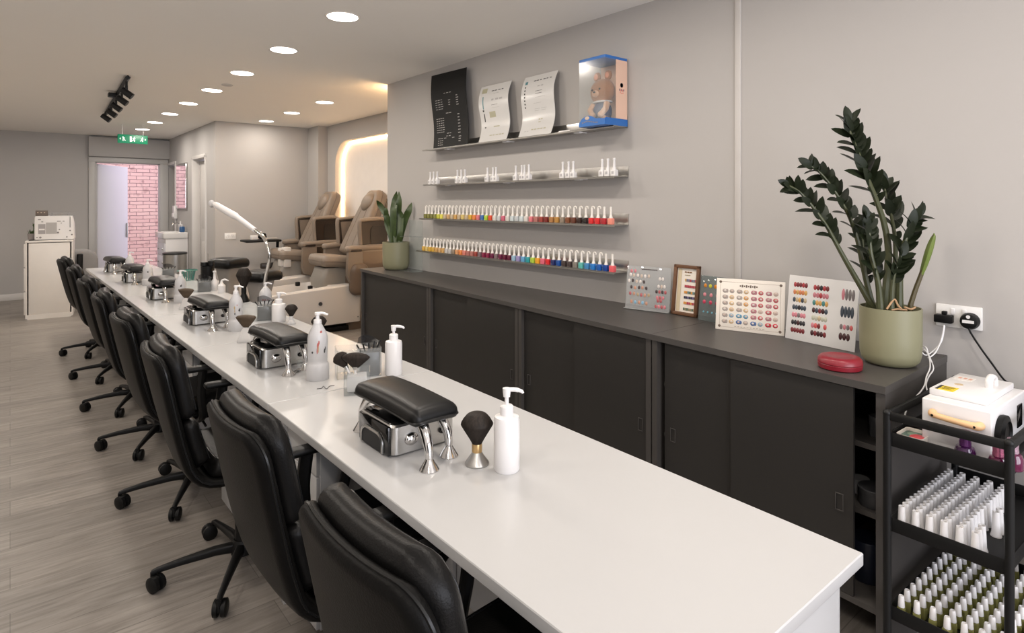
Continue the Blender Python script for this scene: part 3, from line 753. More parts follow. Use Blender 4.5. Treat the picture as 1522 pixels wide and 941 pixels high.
def fan_brush(label, loc, rz, s=1.0):
    t = thing('fan_brush', label, 'brush', loc, rz, 'fan shaped dusting brushes')
    MB().rings([[(x * k, y * k, z) for x, y in rrect(-.045 * s, .045 * s, -.03 * s, .03 * s, .01 * s, 4)] for z, k in ((0, 1), (.004 * s, 1.02), (.075 * s, .5), (.09 * s, .28))]).build('stand', FROSTC, t)
    b = MB(); n = 40; rs = []
    for z, r in ((.085, .012), (.10, .026), (.135, .052), (.150, .060), (.158, .050), (.165, .02)):
        rs.append([(r * s * cos(2 * pi * k / n) * (1 + (.04 if k % 2 else -.02)), r * s * .45 * sin(2 * pi * k / n), z * s) for k in range(n)])
    b.rings(rs); b.build('bristles', BRISTLET, t, sharp=70)
    return t
fan_brush('tan fan shaped brush in a clear stand behind the second hand rest', (.985, 3.45, TZ), NOZ, .9)
fan_brush('dark fan shaped brush in a clear stand behind the third hand rest', (.965, 4.80, TZ), NOZ, .9)
def organizer(label, c, w=.20, d=.11, h=.135, rz=-.32):
    t = thing('acrylic_organizer', label, 'organiser', c, rz, 'acrylic organisers on the desks')
    th = .003
    b = MB(); b.box((0, 0, th / 2 + .001), (w, d, th)); 
    for x in (-w / 2, 0.0, w / 2): b.box((x, 0, h * .46), (th, d, h * .92))
    for y in (-d / 2, d / 2): b.box((0, y, h * .46), (w, th, h * .92))
    b.build('clear_box', ACRYL, t)
    MB().box((w * .25, 0, h * .40), (w * .46, d * .9, h * .76), r=.006).build('smoke_bin', mat('smoke_plastic', (.055, .053, .052), .25), t)
    l = MB(); l.grid(lambda u, v: (w * .02 + (w * .50) * u, d / 2 - .10 * d + .02 * 0 + (v - .5) * .0 + d * .1 - .35 * d * v, h * .92 + .032 * sin(pi * min(1, .25 + .75 * u)) * v + .012 * v), 12, 6)
    l.build('lid', SMOKE, t)
    k = MB()
    for i in range(5):
        x = w * (.08 + .085 * i); k.tube([(x, -.02 + .008 * i, h * .7), (x + .012 * (i - 2), -.03 + .014 * i, h * 1.02)], .0035, n=6)
    k.build('tool_tips', BLACKP, t)
    return t
organizer('smoky acrylic organiser behind the nearest hand rest, second station', (1.176, 2.478, TZ), .185)
organizer('smoky acrylic organiser beside the short white pump bottle, third station', (1.225, 4.06, TZ), .19, .10, .12, -.3)
organizer('smoky acrylic organiser beside the slim white bottle, fourth station', (1.235, 5.70, TZ), .20, .11, .11, -.25)
organizer('clear acrylic organiser behind the fifth hand rest', (1.2, 7.05, TZ), .22, .12, .10, -.25)
# clear cup of brushes
t = thing('brush_cup', 'square clear acrylic cup between the flowered bottle and nearest lamp', 'cup', (1.066, 2.255, TZ), -.45)
c = MB(); w = .098; th = .003
for x in (-w / 2, w / 2): c.box((x, 0, .045), (th, w, .09))
for y in (-w / 2, w / 2): c.box((0, y, .045), (w, th, .09))
c.box((0, 0, .003), (w, w, .005)); c.build('cup', ACRYL, t)
c = MB().box((0, 0, .04), (w - .02, w - .02, .06), r=.006).build('cup_insert', FROSTC, t)
def head_brush(label, p0, p1, r, flat=.5):
    t = thing('makeup_brush', label, 'brush', p0, 0, 'brushes standing in the clear cup')
    d = Vector(p1) - Vector(p0); L = d.length; zx = d.normalized(); yx = zx.cross(RT).normalized(); xx = yx.cross(zx)
    M = Matrix(((xx.x, yx.x, zx.x, 0), (xx.y, yx.y, zx.y, 0), (xx.z, yx.z, zx.z, 0), (0, 0, 0, 1)))
    MB().cyl((0, 0, 0), (0, 0, L * .32), .004, .006, M=M).build('handle', WHITEP, t)
    MB().cyl((0, 0, L * .22), (0, 0, L * .34), .0085, .010, M=M).build('ferrule', STEEL, t)
    n = 30; rs = []
    for q, k in ((.30, .22), (.45, .50), (.72, 1.0), (.80, 1.02), (.93, .72), (1.0, .2)):
        rs.append([(r * k * cos(2 * pi * i / n) * (1 + (.05 if i % 2 else 0)), r * k * flat * sin(2 * pi * i / n), L * q) for i in range(n)])
    MB().rings(rs, M=M).build('bristles', BRISTLE, t, sharp=70)
bx, by = 1.066, 2.255
head_brush('wide dark fan brush leaning in the clear cup', (bx - .01, by - .005, TZ + .072), (bx - .005, by + .0, TZ + .158), .053, .4)
head_brush('smaller dark brush leaning out of the clear cup towards the flowered bottle', (bx - .02, by + .02, TZ + .072), (bx - .055, by + .065, TZ + .150), .030, .5)
# little things lying about
q = MB().tube(smoothpath([onZ(471, 578, TZ + .0015), onZ(478, 577, TZ + .0015), onZ(481, 574, TZ + .004), onZ(485, 578, TZ + .0015), onZ(490, 574, TZ + .003), onZ(497, 573, TZ + .0015)], 6), .0011, n=5).build('thread', INK)
tag(q, 'thin dark curled thread lying on the white desk beside the clear cup', 'thread')
t = thing('nail_clipper', 'small shiny nail clipper by the second hand rest foot', 'nail clipper', onZ(440, 555, TZ), .5)
MB().box((0, 0, .004), (.05, .012, .003), r=.001).box((0, 0, .009), (.05, .012, .002), r=.001, rot=(0, .08, 0)).build('blades', CHROME, t)
MB().box((.004, 0, .0135), (.042, .009, .0025), r=.001, rot=(0, -.10, 0)).build('lever', CHROME, t)
q = MB().lathe([(.016, 0), (.018, .002), (.018, .03), (.016, .03), (.016, .004), (.0001, .004)], n=20).build('dappen_dish', ACRYL); q.location = onZ(447, 545, TZ) + Vector((.0, .0, 0))
tag(q, 'tiny clear glass dappen dish between hand rest foot and flowered bottle', 'dish')
q = MB().tube(smoothpath([(1.135, 1.40, TZ + .004), (1.16, 1.44, TZ + .004), (1.19, 1.445, TZ + .006), (1.21, 1.43, TZ + .004)], 5), .0035, n=6).build('cable', BLACKP)
tag(q, 'short piece of black cable on the desk behind the tall white bottle', 'cable')

# magnifier lamp clamped to the desk's far edge
t = thing('desk_lamp', 'white tube work lamp on a curved chrome gooseneck clamped to the desk edge', 'desk lamp', (1.402, 4.45, TZ))
O = Vector(t.location)
MB().box((0, 0, .012), (.05, .05, .022), r=.004).box((.034, 0, -.02), (.012, .05, .086), r=.003).build('clamp', CHROME, t)
g = [Vector((0, 0, .015)), Vector((0, 0, .2)), onX(400.5, 385, 1.39) - O, onX(398, 368, 1.38) - O, onX(391, 352, 1.365) - O, onX(379, 342, 1.335) - O]
MB().tube(smoothpath(g, 8), .0125, n=12).build('gooseneck', CHROME, t)
h0 = onX(379, 342, 1.335) - O; h1 = onX(352, 322.5, 1.27) - O; h2 = onX(318, 303, 1.19) - O
MB().tube([h0, h0 + (h1 - h0) * .12, h1], [.017, .017, .02], n=14).build('lamp_neck', WHITEP, t)
MB().tube([h1, h1 + (h2 - h1) * .06, h1 + (h2 - h1) * .92, h2], [.018, .026, .023, .014], n=18).build('lamp_head', WHITEP, t)
h3 = onX(311, 303, 1.19) - O
MB().ball(h2 + (h3 - h2) * .5, (.024, .024, .03)).build('end_knob', FROST, t)

# dark holder with two knobs, teal basket, things along the back edge of the desks
t = thing('tool_holder', 'black cylindrical tool holder with a thin rod at the desk edge', 'tool holder', (1.37, 5.95, TZ))
MB().lathe([(.052, 0), (.054, .004), (.054, .19), (.048, .19), (.048, .01), (.0001, .01)], n=24).build('cup', BLACKP, t)
k = MB(); k.lathe([(.02, .10), (.02, .19), (.030, .195), (.030, .225), (.0001, .228)], c=(-.026, 0.01, 0), n=16); k.lathe([(.02, .10), (.02, .19), (.027, .195), (.027, .235), (.0001, .238)], c=(.027, -.01, 0), n=16)
k.build('bottle_caps', BLACKM, t)
MB().tube([(0, 0, .02), (.004, .004, .30)], .003, n=6).build('rod', STEEL, t)
TEAL = mat('teal_plastic', S(80, 132, 124), .4)
t = thing('basket', 'small teal plastic basket at the far desk edge', 'basket', (1.335, 6.58, TZ), .3)
t.scale = (.78, .78, .9)
b = MB()
rimO = rrect(-.105, .105, -.06, .06, .03, 5)
b.rings([[(x * k, y * k, z) for x, y in rimO] for z, k in ((.118, 1.0), (.112, 1.06), (.104, 1.04), (.106, .97), (.118, .96))], cap0=False, cap1=False)
b.build('rim', TEAL, t)
b = MB()
for k in range(18):
    a = 2 * pi * k / 18; b.tube([(.095 * cos(a), .055 * sin(a), .11), (.068 * cos(a), .04 * sin(a), .004)], .006, n=6)
b.prism([(x * .7, y * .7) for x, y in rimO], 0, .006); b.build('ribs', TEAL, t)
brush('large black fluffy brush standing on its handle at the desk edge', (1.378, 4.88, TZ), 'black', 1.0).scale = (1.2, 1.2, 1.75)
brush('round black brush standing at the desk edge behind the flowered bottle', onZ(484, 506, TZ) + Vector((-.03, 0.02, 0)), 'black', .9)
brush('dark brush lying upright by the short white pump bottle at the desk edge', (1.352, 3.79, TZ), 'clear', .82)
# ================================================================== CABINETS UNDER THE SHELVES
CT = 0.917
def fx(y): return 2.149 + (y - .725) / (5.064 - .725) * (2.430 - 2.149)     # front line of the run
wt = thing('worktop', 'long charcoal worktop running over the row of sliding door cabinets', 'worktop', (2.5, 2.9, 0))
poly = [(fx(.725) - .006 - 2.5, .725 - 2.9), (WX - .002 - 2.5, .725 - 2.9), (WX - .002 - 2.5, 5.07 - 2.9), (fx(5.07) - .006 - 2.5, 5.07 - 2.9)]
MB().rings([[(x, y, z) for x, y in poly] for z in (CT - .025, CT)]).build('top_board', CABT, wt)
ymid = 1.69
MB().box(((fx(ymid) + WX) / 2 - 2.5, ymid - 2.9, CT + .0002), (WX - fx(ymid) - .02, .003, .0006)).build('joint', CABC, wt)
UN = [(.727, 1.686), (1.694, 2.688), (2.694, 3.782), (3.788, 5.062)]
cl = ['charcoal cabinet at the trolley end of the run, its sliding door pushed open', 'charcoal sliding door cabinet next to the open one, below the picture boards', 'charcoal sliding door cabinet third from the trolley end', 'charcoal sliding door cabinet at the pedicure end under the snake plant']
ZB, ZT = 0.19, CT - .026
for i, (ya, yb) in enumerate(UN):
    t = thing('sliding_door_cabinet', cl[i], 'cabinet', (2.5, (ya + yb) / 2, 0), 0, 'charcoal cabinets along the shelf wall')
    yo = (ya + yb) / 2
    def pr(mb, y0, y1, xf0, xf1, xb, z0, z1):
        mb.rings([[(xf0 - 2.5, y0 - yo, z), (xb - 2.5, y0 - yo, z), (xb - 2.5, y1 - yo, z), (xf1 - 2.5, y1 - yo, z)] for z in (z0, z1)])
    c = MB(); tk = .028
    pr(c, ya, ya + tk, fx(ya), fx(ya + tk), WX - .004, 0, ZT)
    pr(c, yb - tk, yb, fx(yb - tk), fx(yb), WX - .004, 0, ZT)
    pr(c, ya + tk, yb - tk, WX - .016, WX - .016, WX - .004, ZB, ZT)
    pr(c, ya + tk, yb - tk, fx(ya) + .006, fx(yb) + .006, WX - .016, ZB - .02, ZB)
    c.build('carcass', CABC, t)
    for z in (.475, .70):
        s = MB(); pr(s, ya + tk, yb - tk, fx(ya) + .05, fx(yb) + .05, WX - .018, z - .018, z); s.build('shelf', CABC, t)
    # two sliding doors
    ym = (ya + yb) / 2
    if i == 0: doors = [(ya + .10, .97 + .32, 0.006), (.97 + .30 - .02, yb - .055, .022)]
    else: doors = [(ya + .02, ym + .02, .006), (ym - .02, yb - tk - .002, .022)]
    for k, (a, b, dx) in enumerate(doors):
        d = MB(); pr(d, a, b, fx(a) + dx, fx(b) + dx, fx(a) + dx + .013, ZB + .002, ZT - .004)
        # recover a parallel slab
        d = MB(); d.rings([[(fx(a) + dx - 2.5, a - yo, z), (fx(a) + dx + .013 - 2.5, a - yo, z), (fx(b) + dx + .013 - 2.5, b - yo, z), (fx(b) + dx - 2.5, b - yo, z)] for z in (ZB + .002, ZT - .004)])
        do = d.build('door', CABF, t)
        hy = a + .045 if k == 0 else b - .045
        zz = .49
        h = MB()
        for q in (-.012, .012): h.box((fx(hy) + dx - 2.5 - .001, hy - yo + q, zz), (.004, .003, .058), r=.0008)
        for q in (-.028, .028): h.box((fx(hy) + dx - 2.5 - .001, hy - yo, zz + q), (.004, .027, .003), r=.0008)
        h.build('finger_pull', CABC, do)
# things in the open cabinet
DARKC = mat('dark_grey_tin', (.05, .05, .052), .35)
def lidded(name, label, cat, loc, r, h, m=DARKC):
    t = thing(name, label, cat, loc)
    MB().lathe([(r * .95, 0), (r, .004), (r, h * .75), (r * .97, h * .75)], n=26).build('tub', m, t)
    MB().lathe([(r * 1.03, h * .74), (r * 1.03, h * .97), (r, h), (.0001, h)], n=26).build('lid', m, t)
    return t
lidded('storage_tub', 'round grey storage tub on the middle shelf inside the open cabinet', 'tub', (2.27, .80, .475), .05, .06)
lidded('storage_tub', 'pale round tin on the lower shelf edge inside the open cabinet', 'tub', (2.33, .87, .475), .03, .05, mat('pale_tin', (.3, .3, .3), .35))
lidded('jar', 'small dark jar on the upper shelf inside the open cabinet', 'jar', (2.30, .80, .70), .028, .07)
lidded('storage_tub', 'dark blue tub standing on the base of the open cabinet', 'tub', (2.32, .84, .19), .055, .14, mat('navy_tub', (.012, .016, .03), .4))
q = MB().box((0, 0, .05), (.14, .10, .10), r=.004).box((0, 0, .101), (.144, .104, .004), r=.001).build('carton', mat('brown_carton', (.09, .045, .02), .7)); q.location = (2.48, .86, .19)
tag(q, 'brown carton at the bottom of the open cabinet behind the blue tub', 'box')

# ================================================================== WALL SHELVES
XF = 2.65
SH = [('top', 1.950, 2.29, 4.37), ('second', 1.660, 2.285, 4.36), ('third', 1.380, 2.285, 4.42), ('bottom', 1.107, 2.285, 4.47)]
slab = {'top': 'long steel wall shelf at the top, holding the menu sign and boxed toy', 'second': 'long steel wall shelf second from the top, holding the white trios',
        'third': 'long steel wall shelf third from the top, holding polish bottles', 'bottom': 'long steel wall shelf at the bottom, just above the worktop, holding polish bottles'}
for nm, z, ya, yb in SH:
    t = thing('wall_shelf', slab[nm], 'shelf', (XF, ya, z), 0, 'steel wall shelves'); W = WX - XF - .001; L = yb - ya
    b = MB().box((W / 2, L / 2, -.0025), (W, L, .005), r=.0012); b.box((.0015, L / 2, -.006), (.003, L, .012), r=.0008); b.build('tray', SHELFM, t)
    MB().box((W - .0015, L / 2, .031), (.003, L, .062), r=.001).build('back_upstand', STEEL, t)
    for k in (.16, .5, .86):
        MB().box((.055, L * k, -.010), (.03, .05, .011), r=.002).box((.09, L * k, -.0075), (.07, .02, .005)).build('bracket', WHITEP, t)
# white bottle trios on the second shelf
def make_white(label):
    t = thing('primer_bottle', label, 'bottle', group='white bottles on the second shelf')
    MB().box((0, 0, .0185), (.03, .036, .037), r=.003).build('holder', WHITEP, t)
    MB().box((-.0152, 0, .02), (.0008, .016, .016)).build('label', mat('grey_label', (.42, .41, .42), .5), t)
    MB().lathe([(.0125, .037), (.0115, .042), (.0075, .055), (.0068, .092), (.0085, .096), (.0080, .104), (.0001, .105)], n=14).build('cap', WHITEP, t)
    return t
wb = None; sets = [(.0, 4.23), (1, 3.86), (2, 3.46), (3, 3.09), (4, 2.655), (5, 2.38)]
names = ['first', 'second', 'third', 'fourth', 'fifth', 'sixth']
for si, u3 in enumerate([(168, 189, 211), (338, 362, 385), (527, 562, 581), (705, 743, 759, 787), (1000, 1037, 1066), (1248, 1284, 1323)]):
    for k, u in enumerate(u3):
        p = onX(600 + u / 4.228, 262, XF + .032)
        loc = (XF + .032, p.y, 1.660)
        lb = 'slim white bottle on the second shelf, %s in the %s cluster from the plant end' % (nth(k + 1), nth(si + 1))
        if wb is None: wb = make_white(lb); wb.location = loc
        else: dup(wb, loc, 0, lb)
q = MB().box((0, 0, .006), (.02, .10, .012), r=.002).build('price_strip', WHITEP); q.location = (XF + .04, 2.72, 1.950)
tag(q, 'small white strip lying on the top shelf beside the boxed toy', 'strip')
# polish bottles
CAPM = mat('ivory_cap', (.80, .76, .70), .3)
def make_polish(label, m, curl):
    t = thing('nail_polish', label, 'nail polish')
    b = MB().box((0, 0, .0185), (.028, .034, .037), r=.004); b.build('bottle', m, t)
    c = MB().lathe([(.0115, .037), (.0105, .042), (.0068, .054), (.0062, .058)], n=12)
    c.tube([(0, 0, .054), (0, 0, .094)], [.0068, .0062], n=10)
    if curl: c.tube([(0, 0, .092)] + [(0, -.010 + .010 * cos(a), .094 + .010 * sin(a)) for a in [pi * k / 6 for k in range(6)]] + [(0, -.020, .090)], [.0062] + [.0056 - .0003 * k for k in range(6)] + [.003], n=8)
    else: c.lathe([(.0066, .092), (.0066, .102), (.0001, .1035)], n=10)
    c.build('cap', CAPM, t)
    return t
HUE = {'olive': (118, 116, 60), 'moss': (128, 126, 66), 'yellow lime': (190, 190, 70), 'bright yellow': (226, 216, 92), 'sand': (190, 172, 142), 'tan': (198, 160, 110), 'honey': (202, 158, 92), 'straw': (208, 184, 112), 'mustard': (206, 164, 66), 'orange': (222, 134, 72), 'pink': (214, 120, 126), 'blue': (62, 108, 170), 'lime': (168, 198, 66), 'vermilion': (214, 78, 52), 'pearl white': (206, 202, 196), 'pale grey': (190, 194, 196), 'icy white': (196, 206, 208), 'rose': (196, 96, 116), 'dusty rose': (172, 112, 104), 'brick red': (150, 66, 58), 'dark red': (116, 40, 36), 'caramel': (166, 118, 70), 'gold': (176, 130, 66), 'taupe': (138, 124, 108), 'rust brown': (122, 72, 46), 'chestnut': (98, 56, 42), 'black brown': (50, 32, 28), 'black cherry': (38, 30, 30), 'red': (206, 40, 44), 'crimson': (170, 44, 52), 'salmon': (226, 140, 122), 'peach': (206, 150, 104), 'silver white': (188, 184, 180), 'coral': (206, 126, 112), 'mauve grey': (120, 100, 104), 'berry': (128, 36, 66), 'plum': (104, 32, 64), 'wine': (92, 22, 48), 'powder blue': (146, 178, 200), 'lilac': (150, 140, 186), 'sky blue': (100, 160, 200), 'teal': (48, 150, 158), 'amber': (226, 158, 46), 'hot pink': (216, 104, 122), 'navy': (34, 42, 94), 'royal blue': (26, 74, 146), 'charcoal brown': (66, 56, 54), 'slate': (92, 86, 82), 'stone grey': (126, 120, 112), 'aqua': (88, 172, 164), 'azure': (64, 130, 180), 'bright blue': (40, 116, 190), 'cobalt': (20, 84, 164), 'deep blue': (14, 62, 140), 'coral pink': (222, 92, 98)}
R3 = 'olive,moss,olive,moss,yellow lime,bright yellow,sand,tan,sand,honey,sand,straw,sand,mustard,orange,pink,blue,lime,vermilion,pearl white,pale grey,rose,pearl white,icy white,pale grey,icy white,pearl white,pink,dusty rose,brick red,dark red,caramel,gold,taupe,rust brown,chestnut,black brown,black cherry,red,red,crimson,salmon'.split(',')
R4 = 'mustard,straw,mustard,mustard,honey,tan,honey,silver white,silver white,taupe,peach,orange,coral,dusty rose,dusty rose,brick red,mauve grey,berry,berry,plum,mauve grey,plum,wine,wine,powder blue,lilac,sky blue,teal,lime,amber,hot pink,red,navy,royal blue,charcoal brown,charcoal brown,stone grey,aqua,azure,bright blue,cobalt,deep blue,coral pink'.split(',')
seen = {}
for row, z, nm, u0, u1 in ((R3, 1.380, 'third wall shelf', 633, 908), (R4, 1.107, 'bottom wall shelf', 630.5, 910.5)):
    ya = onX(u0, 300, XF + .03).y; yb = onX(u1, 300, XF + .03).y; n = len(row)
    for k, hname in enumerate(row):
        y = ya + (yb - ya) * k / (n - 1)
        curl = k < n - 2
        m = mat('polish_' + hname.replace(' ', '_'), S(*HUE[hname]), .12, coat=.3)
        lb = '%s nail polish bottle, %s from the snake plant end of the %s' % (hname, nth(k + 1), nm)
        key = (hname, curl)
        if key not in seen: seen[key] = make_polish(lb, m, curl); seen[key].location = (XF + .030, y, z); seen[key]['group'] = 'polish bottles on the wall shelves'
        else: dup(seen[key], (XF + .030, y, z), 0, lb)

# ------------------------------------------------------------------ menu sign and two bent acrylic sheets
def sheet(name, label, cat, pts, base_x, top_x, m, marks, mats, bend=.03, group=None):
    """pts: bottom-left, bottom-right, top-left, top-right as (y, z) on the wall side"""
    (y0, z0), (y1, z1), (y2, z2), (y3, z3) = pts
    o = Vector(((base_x + top_x) / 2, (y0 + y1) / 2, z0))
    t = thing(name, label, cat, o, 0, group)
    def sf(a, b, off=0.0):
        ya = y0 + (y1 - y0) * a; yt = y2 + (y3 - y2) * a; za = z0 + (z1 - z0) * a; zt = z2 + (z3 - z2) * a
        x = base_x + (top_x - base_x) * b + bend * sin(2 * pi * b) * .5
        return Vector((x - off, ya + (yt - ya) * b, za + (zt - za) * b)) - o
    b = MB(); b.grid(lambda u, v: sf(u, v), 4, 28); b.grid(lambda u, v: sf(u, v, -.003), 4, 28)
    for u in (0, 1): b.grid(lambda s, v: sf(u, v, -.003 * s), 1, 28)
    for v in (0, 1): b.grid(lambda u, s: sf(u, v, -.003 * s), 4, 1)
    b.build('sheet', m, t)
    k = MB()
    for a0, a1, b0, b1, mi in marks: k.grid(lambda u, v: sf(a0 + (a1 - a0) * u, b0 + (b1 - b0) * v, .0008), 1, max(1, int((b1 - b0) * 28)), m=mi)
    k.build('print', mats, t, weld=False)
    return t
rnd = random.Random(3)
mk = []
def line(a0, a1, b, h, mi=0, words=3):
    w = (a1 - a0) / words
    for i in range(words): mk.append((a0 + w * i, a0 + w * (i + .55 + .3 * rnd.random()), b - h / 2, b + h / 2, mi))
GI = mat('menu_print', (.33, .32, .31), .5)
line(.38, .62, .72, .008, 0, 3)
for k in range(5): line(.12, .36, .64 - .03 * k, .007, 0, 3); line(.72, .80, .665 - .03 * k, .010, 0, 1)
for k in range(3): line(.50, .58, .62 - .03 * k, .008, 0, 1)
line(.40, .58, .455, .008, 0, 2)
for k in range(7): line(.10, .34, .395 - .03 * k, .008, 0, 4); line(.72, .80, .42 - .04 * k, .010, 0, 1)
line(.40, .55, .19, .008, 0, 2); line(.38, .52, .155, .008, 0, 2); line(.14, .40, .13, .007, 0, 3); line(.55, .65, .125, .007, 0, 1)
for k in range(3): line(.14, .30, .10 - .028 * k, .008, 0, 3); line(.74, .82, .13 - .03 * k, .009, 0, 1)
def yz(u, v, x): p = onX(u, v, x); return (p.y, p.z)
xb, xt = 2.70, 2.745
zs = 1.950
def corners(bl, br, tl, tr, xb, xt):
    a = yz(*bl, xb); b = yz(*br, xb); return ((a[0], zs), (b[0], zs), yz(*tl, xt), yz(*tr, xt))
sheet('menu_sign', 'large black wavy menu sign with small pale print on the top shelf', 'sign', corners((644, 220), (695, 214), (641.5, 113), (693.5, 100), 2.69, 2.73), 2.69, 2.73, mat('menu_black', (.008, .008, .008), .55, spec=.15), mk, [GI], .022)
TEALI = mat('teal_ink', (.10, .25, .28), .5); OLI = mat('faint_olive_ink', (.42, .40, .28), .5); SEAL = mat('grey_ink2', (.40, .39, .38), .5)
mk = []
mk.append((.08, .16, .86, .91, 1)); 
for k in range(7): mk.append((.10, .135, .80 - .055 * k, .825 - .055 * k, 0))
line(.34, .92, .90, .014, 0, 6); line(.50, .70, .80, .02, 3, 2); line(.45, .80, .72, .006, 0, 1); line(.45, .80, .68, .006, 0, 1); line(.45, .82, .62, .004, 3, 1)
line(.38, .75, .53, .005, 3, 1); line(.40, .80, .44, .005, 3, 2); line(.40, .80, .41, .005, 3, 2); line(.52, .66, .27, .02, 2, 2); line(.52, .62, .225, .012, 2, 1); line(.35, .82, .11, .018, 2, 5); line(.14, .30, .09, .008, 3, 2)
SHEETM = mat('glossy_certificate', (.64, .63, .61), .25, var=.01)
sheet('certificate', 'larger white bent acrylic certificate on the top shelf, nearer the boxed toy', 'certificate', corners((770, 203), (818, 196), (781, 116), (829.5, 104), 2.665, 2.755), 2.665, 2.755, SHEETM, mk, [INK, TEALI, OLI, SEAL], .042, 'acrylic certificates on the top shelf')
mk = []
mk.append((.08, .26, .86, .95, 2)); mk.append((.14, .17, .58, .80, 1)); line(.12, .20, .55, .03, 0, 1); mk.append((.14, .17, .36, .5, 0)); mk.append((.13, .18, .25, .27, 0))
line(.42, .86, .88, .015, 0, 4); line(.5, .7, .83, .008, 3, 2); line(.45, .85, .72, .03, 3, 3); line(.44, .82, .63, .005, 0, 1); line(.44, .8, .58, .004, 3, 1); mk.append((.34, .55, .42, .52, 2)); line(.45, .75, .26, .02, 2, 1); line(.35, .90, .11, .016, 2, 5)
sheet('certificate', 'smaller white bent acrylic certificate on the top shelf, beside the black menu sign', 'certificate', corners((711, 211.5), (752, 204), (716, 130), (760.5, 119.5), 2.665, 2.755), 2.665, 2.755, SHEETM, mk, [INK, TEALI, OLI, SEAL], .042, 'acrylic certificates on the top shelf')

# ------------------------------------------------------------------ boxed toy
BLUE = mat('box_blue', S(44, 104, 176), .4); PEACH = mat('box_peach', S(222, 186, 164), .5); FUR = mat('tan_plush', S(150, 100, 62), .9, bump=.4, bscale=250, var=.15, sheen=.3)
FURL = mat('pale_plush', S(190, 150, 122), .9, bump=.3, bscale=250, var=.1, sheen=.3); NAVY = mat('navy_cloth', S(30, 48, 84), .8, bump=.1, bscale=200)
by0, by1, bxf, bxb, bz = 2.292, 2.494, 2.582, 2.774, 1.950
BH = .395
t = thing('toy_box', 'blue and clear display box on the top shelf at the open end', 'box', ((bxf + bxb) / 2, (by0 + by1) / 2, bz))
dx, dy = bxb - bxf, by1 - by0
MB().box((0, 0, BH - .009), (dx, dy, .018), r=.001).build('top_panel', BLUE, t)
b = MB().box((0, 0, .006), (dx, dy, .012), r=.001)
pts = [(-dy / 2, 0), (dy / 2, 0), (dy / 2, .020)] + [(dy / 2 - .02 - (dy * .55) * k / 10, .030 + .030 * sin(pi * min(1, .15 + k / 10 * .75))) for k in range(11)] + [(-dy / 2, .034)]
b.prism(pts, 0, .003, M=Matrix.Translation((-dx / 2, 0, 0)) @ Matrix(((0, 0, -1, 0), (1, 0, 0, 0), (0, 1, 0, 0), (0, 0, 0, 1))))
b.box((0, -dy / 2 - .0005, .02), (dx, .003, .040)); b.build('base_panel', BLUE, t)
MB().box((dx * .23, -dy / 2, .21), (dx * .5, .0025, .338)).build('side_panel', PEACH, t)
MB().box((dx / 2 - .001, 0, .2), (.002, dy, .38)).build('back_panel', PEACH, t)
g = MB(); g.box((-dx / 2, 0, .2), (.0015, dy, .36)); g.box((-dx * .26, -dy / 2, .2), (dx * .46, .0015, .36)); g.box((0, dy / 2, .2), (dx, .0015, .36)); g.build('clear_window', ACRYL, t)
l = MB()
l.lathe([(.0001, 0), (.013, 0)], n=18, M=Matrix.Translation((dx * .23, -dy / 2 - .0016, .235)) @ Matrix.Rotation(pi / 2, 4, 'X'), m=0)
for k, (x, z) in enumerate(((-.018, .208), (-.009, .204), (.0, .208), (.009, .204), (.018, .208))): l.box((dx * .23 + x, -dy / 2 - .0016, z), (.006, .0008, .012), m=1 + (k % 2))
for k, (x, z) in enumerate(((-.012, .192), (-.003, .188), (.006, .188), (.013, .192))): l.box((dx * .23 + x, -dy / 2 - .0016, z), (.005, .0008, .006), m=2)
l.build('side_logo', [BLUE, color(70, 70, 90), color(214, 120, 110)], t)
l = MB()
for k in range(9): l.box((-dx / 2 - .0036, .07 - .014 * k, .022 + .006 * sin(k * .6)), (.0008, .010, .007), m=0)
l.ball((-dx / 2 - .0036, .035, .047), (.001, .018, .010), m=1)
l.build('front_logo', [color(120, 120, 130), color(190, 170, 150)], t)
t = thing('plush_toy', 'tan plush teddy with a round head and navy clothes sitting in the clear display box', 'toy', ((bxf + bxb) / 2 - .006, (by0 + by1) / 2 + .0, bz + .012))
MB().ball((0, 0, .075), (.045, .062, .07), n=24, k=14).build('body', NAVY, t)
hd = MB().ball((0, 0, .195), (.050, .085, .076), n=32, k=18).build('head', FUR, t)
MB().ball((-.040, .012, .18), (.018, .030, .022), n=20).build('muzzle', FURL, hd)
for y in (.040, -.045):
    MB().ball((.0, y, .285), (.016, .026, .030), n=18).build('ear', FUR, hd)
    MB().ball((-.012, y, .285), (.006, .016, .018), n=14).build('inner_ear', color(206, 140, 110, .8), hd)
e = MB(); e.ball((-.047, .038, .203), .0065, n=12); e.ball((-.047, -.020, .203), .0065, n=12); e.ball((-.058, .012, .187), (.005, .009, .006), n=12); e.build('eyes_and_nose', BLACKG, hd)
for s in (1, -1):
    MB().tube([(-.02, s * .052, .12), (-.040, s * .060, .085), (-.048, s * .035, .058)], [.018, .018, .016], n=12).ball((-.050, s * .033, .055), .019, n=14).build('arm', FURL, t)
    MB().tube([(-.01, s * .035, .025), (-.036, s * .045, .024)], [.024, .024], n=14).ball((-.040, s * .046, .024), (.012, .024, .024), n=14).build('leg', FUR, t)
MB().lathe([(.048, 0), (.052, .006), (.040, .012)], c=(0, 0, .128), n=24, sy=1.25).build('collar', WHITEP, t)

